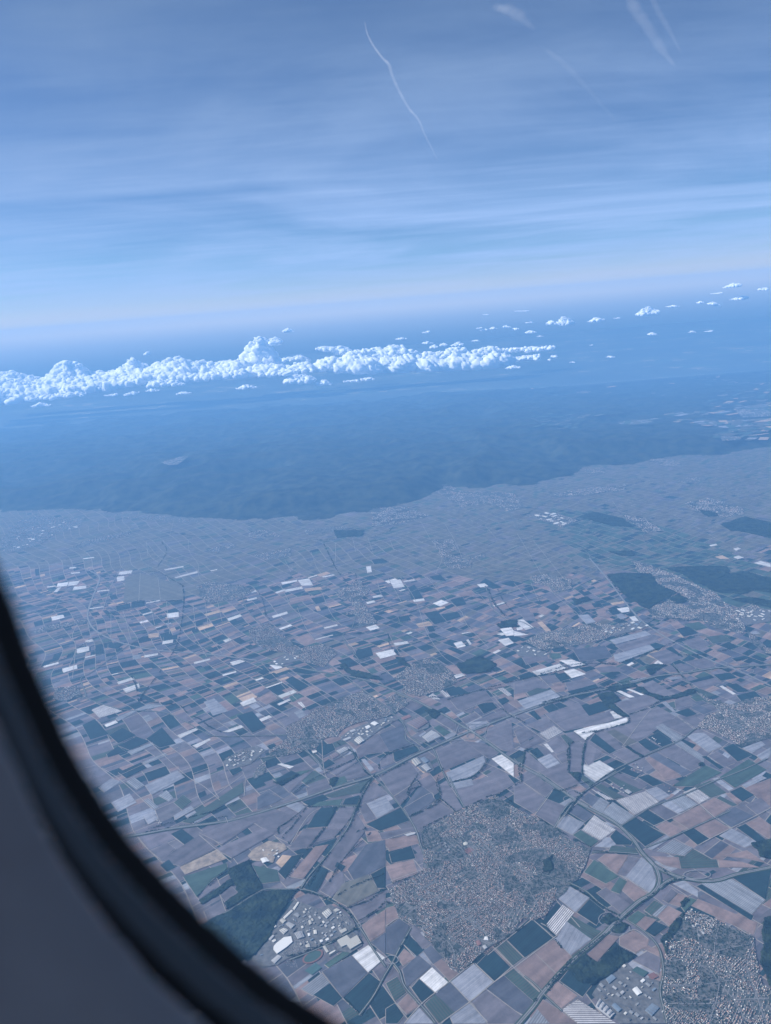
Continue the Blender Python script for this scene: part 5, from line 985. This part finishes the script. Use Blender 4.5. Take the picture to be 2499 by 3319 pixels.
CL = [
 ('E -60 415 470 0 408 470 60 395 470 130 420 480 200 425 480 250 400 480 265 365 480 300 350 480 335 352 480 365 365 480 395 400 470 450 395 460 510 392 455 560 362 450 580 340 445 600 350 445 625 362 440 655 392 440', 71000, 'tall white cumulus with two domed tops at the left end of the cloud bank', 1.0),
 ('E -60 470 555 40 475 545 80 488 540 130 492 535 180 502 525 280 492 522 340 488 508 385 500 505', 62500, 'low billowy cumulus along the front of the cloud bank at the left edge', 1.0),
 ('E -60 425 530 60 435 525 150 445 520 260 430 510 360 425 500 440 420 490 520 425 478 600 410 462 650 400 455', 66000, 'broad white cumulus filling the middle of the bank at the left', 1.0),
 ('E 645 385 445 680 362 445 730 345 440 785 335 432 830 355 430 885 350 425 930 365 420 1000 350 420 1060 345 415', 69500, 'rounded white cumulus left of the tallest cloud tower', 1.0),
 ('E 648 445 475 700 437 470 760 440 465 800 455 462', 64500, 'low rounded cumulus below the middle of the cloud bank', .9),
 ('E 650 410 455 700 400 455 780 405 450 860 415 442 930 400 432 1000 392 434 1060 390 432', 66500, 'lower cumulus row in front of the middle of the bank', 1.0),
 ('E 1040 352 430 1070 320 430 1095 290 430 1120 258 428 1145 248 425 1165 258 425 1178 290 425 1190 330 425 1205 350 425 1230 375 420', 71500, 'tallest cumulus tower rising above the rest of the bank', 1.3),
 ('E 1172 260 286 1185 253 292 1200 252 290 1213 264 278', 71600, 'small detached puff beside the top of the tallest cloud tower', 1.2),
 ('E 1060 395 430 1090 378 428 1140 366 425 1200 368 422 1250 378 415 1290 362 415 1330 360 412 1352 385 408', 68000, 'cumulus in front of the foot of the tallest cloud tower', 1.0),
 ('E 1130 405 425 1160 398 422 1210 395 420 1240 392 418 1290 385 412 1350 385 405', 67000, 'small cumulus ridge right of the tower foot', .9),
 ('E 1215 345 365 1260 338 360 1300 330 360 1335 345 362', 74000, 'thin cumulus behind the bank just right of the tower', .8),
 ('E 1360 370 395 1390 350 400 1440 335 405 1480 340 405 1530 312 405 1560 305 410 1620 300 410 1665 298 410 1700 283 408 1725 288 405 1760 300 405', 69500, 'large bright cumulus in the right half of the bank', 1.15),
 ('E 1365 300 312 1395 293 314 1440 296 320 1460 295 332 1480 292 332 1510 300 328 1515 312 322', 73000, 'small cumulus above the right half of the bank', .9),
 ('F 40 375 472 90 366 470 120 372 468 160 385 468 250 380 465 300 362 462 330 360 460 360 378 458 420 366 456 470 360 450 520 378 440 542 405 430', 69000, 'broad cumulus at the right end of the bank', 1.15),
 ('F 480 372 386 560 364 386 620 362 384 680 357 382 722 358 372', 74000, 'flat cumulus tail stretching right from the bank', 1.0),
 ('F 555 408 425 600 400 426 660 394 420', 72000, 'small cumulus below the tail of the bank', .9),
 ('E 1232 442 456 1260 420 457 1310 413 457 1345 421 452 1362 432 440', 65500, 'small oval cumulus detached below the middle of the bank', 1.1),
 ('E 1368 450 463 1400 436 465 1432 452 462', 65500, 'small faint cumulus right of the detached oval cloud', .9),
 ('E 1025 476 481 1060 458 481 1112 468 475', 62000, 'small flat cumulus alone over the wooded hills below the tower', .9),
 ('E 148 550 555 175 535 556 222 545 552', 60500, 'lowest small cumulus near the left edge under the bank', .9),
 ('E 538 503 508 570 488 509 597 490 497', 61500, 'small cumulus under the left part of the bank', .9),
 ('E 637 488 492 655 477 492 684 485 489', 62000, 'tiny cumulus under the bank left of centre', .9),
 ('E 768 499 502 790 490 503 827 495 498', 61500, 'tiny flat cumulus under the middle of the bank', .9),
 ('E 455 508 511 500 497 511 510 502 506', 61500, 'tiny cumulus left under the bank beside a larger one', .9),
 ('E 1488 445 451 1550 436 449', 66000, 'tiny flat cumulus under the right half of the bank', .8),
 ('E 1565 434 443 1590 428 443 1618 436 440', 66500, 'tiny cumulus under the bank at the picture centre', .8)]
M_WISP = None
for t, d, lab, ns in CL:
    d = max(d, 60000)+4500
    ol = eo(t); wpx = ol[-1][0]-ol[0][0]; big = wpx > 90
    cloud('cloud', lab, ol, d, None, ns, rmin=(290 if big else 150), rmax=(1000 if big else 420))
SM = ['F 693 262 270 715 248 271 738 262 268|small cumulus pair, left one, above the right end of the bank', 'F 743 255 272 765 232 273 790 238 271 818 256 262|white cumulus clump above the right end of the bank', 'F 873 256 258 905 235 259 942 243 252|small domed cumulus on the right, between two brighter ones',
 'F 1083 222 232 1110 198 233 1135 187 231 1160 200 222 1182 206 210|brightest scattered cumulus on the right near the horizon', 'F 1212 191 194 1240 183 196 1260 189 191', 'F 1346 174 177 1358 165 180 1372 170 176', 'F 1392 176 182 1412 169 186 1442 183 190', 'F 1488 160 165 1530 144 163 1564 146 155|elongated small cumulus near the right edge',
 'F 1407 134 138 1450 127 136', 'F 1132 309 314 1150 301 315 1170 307 312|lone small cumulus right of centre, lower than its neighbours', 'F 1308 301 304 1322 295 305 1337 300 303', 'F 1378 298 300 1410 293 300', 'F 603 301 307 625 292 307 652 299 304', 'F 543 289 292 560 281 293 577 287 291', 'F 448 286 290 465 277 290 482 284 288',
 'F 502 279 284 520 271 285 540 279 282', 'F 408 293 296 432 285 295', 'F 392 285 288 417 277 287', 'F 607 260 263 625 254 263 642 259 262', 'F 238 352 362 252 347 362 266 353 358', 'F 158 347 352 180 339 352 202 349 350', 'F 288 353 365 315 342 363 334 349 356', 'F 193 362 372 210 354 372 222 362 368', 'F 373 339 342 390 334 342 402 338 341',
 'F 523 452 460 550 444 460 582 449 456|small cumulus just below the right end of the bank', 'F 713 404 410 728 396 412 740 404 408', 'F 658 319 322 668 314 322 678 319 321', 'F 43 330 334 70 323 334 92 329 332', 'F 158 302 306 187 295 305', 'F 988 241 244 1007 237 244', 'F 955 407 411 970 402 411 985 407 410', 'F 1458 108 112 1500 87 109 1532 91 102',
 'E 628 324 335 640 317 334 648 324 330|tiny isolated puff above the left part of the bank', 'E 1222 228 236 1245 214 236 1268 228 234', 'F 420 225 228 445 222 228', 'F 560 210 213 620 206 212', 'F 1615 112 122 1640 108 122', 'F 700 418 424 712 414 424', 'F 795 430 434 812 427 434', 'F 880 357 360 892 354 360']
for s_ in SM:
    t, _, lab = s_.partition('|'); ol = eo(t); xm, ym = ol[len(ol)//2][0], ol[len(ol)//2][2]
    u = (xm*1.5009-PW/2)/FPX; v = (PH/2-ym*1.5009)/FPX; dd = F_+u*CR+v*CU
    d = np.clip((1900-ALT)/(dd[2]/dd[1]), 65000, 130000) if dd[2] < 0 else 130000
    sc = d/70000
    cloud('cloud', lab or 'one of many tiny far cumulus puffs scattered right of and above the cloud bank', ol, d, None, .9, None if lab else 'tiny far cumulus puffs', rmin=100*sc, rmax=300*sc)
# ------------------------------------------------------------------ contrails
def build_trail(a0):
    def f(t, p):
        p.inputs['Base Color'].default_value = (.95, .96, 1, 1); p.inputs['Roughness'].default_value = 1; p.inputs['Specular IOR Level'].default_value = 0
        lw = t.n('ShaderNodeLayerWeight', ins={0: .5}); tc = t.n('ShaderNodeTexCoord')
        nz = t.n('ShaderNodeTexNoise', ins={'Vector': tc.outputs['Object'], 'Scale': .0025, 'Detail': 4.0})
        nr = t.n('ShaderNodeMapRange', ins={0: nz.outputs[0], 1: .15, 2: .5})
        a = t.math('MULTIPLY', t.math('POWER', t.math('SUBTRACT', 1.0, lw.outputs['Facing']), 1.6), t.math('MULTIPLY', nr.outputs[0], a0), clamp=True)
        tl = t.n('ShaderNodeBsdfTranslucent', ins={0: (1, 1, 1, 1)}); tp_ = t.n('ShaderNodeBsdfTransparent')
        m1 = t.n('ShaderNodeMixShader', ins={0: .55, 1: p.outputs[0], 2: tl.outputs[0]}); m2 = t.n('ShaderNodeMixShader', ins={0: a, 1: tp_.outputs[0], 2: m1.outputs[0]})
        link(t, m2.outputs[0], [n for n in t.nt.nodes if n.type == 'OUTPUT_MATERIAL'][0].inputs[0])
    return f
def contrail(pts, wid, alpha, label, dz=3500):
    L = []
    for x, y in pts:
        u = (x*1.5009-PW/2)/FPX; v = (PH/2-y*1.5009)/FPX; d = F_+u*CR+v*CU
        L.append(at(x*1.5009, y*1.5009, dz/(d[2]/d[1])))
    L = smooth_line(L, 5); n = len(L); W_ = np.interp(np.linspace(0, 1, n), np.linspace(0, 1, len(wid)), wid)
    c = L[0].copy(); V, Fc = [], []
    t = np.gradient(L, axis=0); t /= np.linalg.norm(t, axis=1)[:, None]
    for i in range(n):
        s = np.cross(t[i], (0, 0, 1)); s /= np.linalg.norm(s); up = np.cross(s, t[i]); wob = .8+.4*rng.random()
        for k in range(10):
            a = k/10*6.2832; V.append(L[i]-c+(s*math.cos(a)+up*math.sin(a)*.8)*W_[i]*wob)
    for i in range(n-1):
        for k in range(10): Fc.append((i*10+k, i*10+(k+1) % 10, (i+1)*10+(k+1) % 10, (i+1)*10+k))
    o = mesh('contrail', V, np.array(Fc), mat('ice_trail_%d' % int(alpha*100), build=build_trail(alpha)), smooth=True); o.location = c
    tag(o, label, 'contrail')
contrail([(788, 48), (793, 72), (806, 98), (825, 124), (840, 140), (848, 165), (863, 198), (884, 235), (905, 260), (917, 290), (934, 323), (946, 348)], [8, 14, 20, 30, 27, 31, 29, 21, 8], .27, 'thin crooked white contrail running down the middle of the sky')
contrail([(1350, -20), (1372, 20), (1400, 60), (1425, 100), (1455, 140)], [60, 90, 100, 80, 30], .11, 'wide faint contrail at the top right, left one of a pair')
contrail([(1400, -20), (1425, 30), (1448, 70), (1470, 112)], [35, 45, 40, 20], .08, 'narrow faint contrail at the top right, right one of a pair')
contrail([(1180, 108), (1215, 135), (1250, 170), (1290, 215), (1330, 262)], [40, 60, 60, 50, 40], .04, 'very faint contrail right of the crooked one')
contrail([(1070, 15), (1100, 22), (1125, 38), (1150, 60)], [50, 100, 90, 40], .06, 'short blurred smear of ice cloud at the top right of centre')


# ------------------------------------------------------------------ cabin window
def cabin_window():
    C = [(0, 1240), (37, 1327), (70, 1425), (113, 1522), (157, 1620), (214, 1717), (282, 1815), (368, 1912), (465, 2010), (580, 2112), (672, 2175), (752, 2224),
         (890, 2278), (1020, 2335), (1200, 2395), (1450, 2410), (1700, 2340), (1900, 2160), (2030, 1900), (2110, 1500), (2140, 1000), (2120, 400), (2040, -100), (1850, -480), (1550, -720), (1200, -820), (800, -800), (450, -700), (120, -500), (-120, -120), (-230, 300), (-210, 700), (-110, 1020)]
    D0 = .150
    P = np.array([at(x*1.5009, y*1.5009, D0) for x, y in C])[:, [0, 2]]
    P[:, 1] -= ALT
    # closed Catmull-Rom
    pts = []
    n = len(P)
    for i in range(n):
        p0, p1, p2, p3 = P[i-1], P[i], P[(i+1) % n], P[(i+2) % n]
        for k in range(6):
            t = k/6
            pts.append(.5*((2*p1)+(-p0+p2)*t+(2*p0-5*p1+4*p2-p3)*t*t+(-p0+3*p1-3*p2+p3)*t**3))
    pts = np.array(pts); N = len(pts)
    for _ in range(3): pts = (np.roll(pts, 1, 0)+2*pts+np.roll(pts, -1, 0))/4
    tan = np.roll(pts, -1, 0)-np.roll(pts, 1, 0); tan /= np.linalg.norm(tan, axis=1)[:, None]
    nrm = np.stack([-tan[:, 1], tan[:, 0]], 1)
    cen = pts.mean(0)
    if ((pts-cen)*nrm).sum() < 0: nrm = -nrm
    low = np.clip((-pts[:, 1]-.085)/.05, 0, 1)      # the gap between reveal and panel opens towards the bottom
    def ring(name, prof, mt, parent, label=None):
        """prof: (outward offset, y distance, extra offset where the gap is open)"""
        v, f = [], []
        for (o, y, e) in prof:
            for i in range(N): v.append((pts[i, 0]+nrm[i, 0]*(o+e*low[i]), y, ALT+pts[i, 1]+nrm[i, 1]*(o+e*low[i])))
        for k in range(len(prof)-1):
            for i in range(N):
                j = (i+1) % N; f.append((k*N+i, k*N+j, (k+1)*N+j, (k+1)*N+i))
        vv = np.array(v)-np.array(root.location)
        o_ = mesh(name, vv, np.array(f), mt, parent, smooth=True)
        if label: o_['label'] = label
        return o_
    root = empty('cabin_window', (0, .15, ALT-.2))
    tag(root, 'blurred dark oval aircraft window surround filling the lower left corner', 'window')
    rub = mat('window_rubber', (.004, .005, .007), .6, spec=.2)
    pl = mat('reveal_sky_tinted', (.038, .044, .052), .45, spec=.35)  # reflected sky is put into the plastic's dark bluish colour
    wl = mat('cabin_panel_shade_toned', (.12, .14, .175), .55, spec=.3, build=lambda t, p: m_noise(t, p, (.156, .146, .156), (.178, .168, .178), 40, 4))  # darker than the real light grey: shade of the unbuilt cabin in the colour
    ring('gasket', [(.0004, .1512, 0), (0, .1502, 0), (.0010, .1494, 0), (.0046, .1486, 0), (.0058, .1482, 0)], rub, root)
    ring('reveal', [(.0058, .1481, 0), (.0066, .1467, 0), (.0074, .1455, .0015), (.0082, .1447, .0026)], pl, root, 'grey inner reveal tinted blue for reflected sky')
    ring('seal_groove', [(.0082, .1446, .0026), (.0084, .1456, .0026), (.0088, .1456, .0056), (.0090, .1436, .0058)], rub, root)
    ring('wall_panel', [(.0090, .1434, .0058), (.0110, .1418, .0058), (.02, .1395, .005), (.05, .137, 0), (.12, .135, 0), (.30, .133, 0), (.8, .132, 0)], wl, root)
cabin_window()

# ------------------------------------------------------------------ haze
def haze():
    z0, z1 = -1.0, ALT+700
    X, Y0, Y1 = BOX_X, -10000.0, BOX_Y
    v = [(-X, Y0, z0), (X, Y0, z0), (X, Y1, z0), (-X, Y1, z0), (-X, Y0, z1), (X, Y0, z1), (X, Y1, z1), (-X, Y1, z1)]
    f = [(0, 3, 2, 1), (4, 5, 6, 7), (0, 1, 5, 4), (1, 2, 6, 5), (2, 3, 7, 6), (3, 0, 4, 7)]
    mt = bpy.data.materials.new('haze_air'); mt.use_nodes = True; t = NT(mt.node_tree)
    pv = t.n('ShaderNodeVolumePrincipled', ins={'Color': (*HAZE_COL, 1), 'Density': HAZE_D, 'Anisotropy': .05})
    t.n('ShaderNodeOutputMaterial', ins={1: pv.outputs[0]})
    tag(mesh('haze', v, f, mt), kind='stuff')
HAZE_COL, HAZE_D = (.19, .485, 1.0), 1.9e-5
haze()
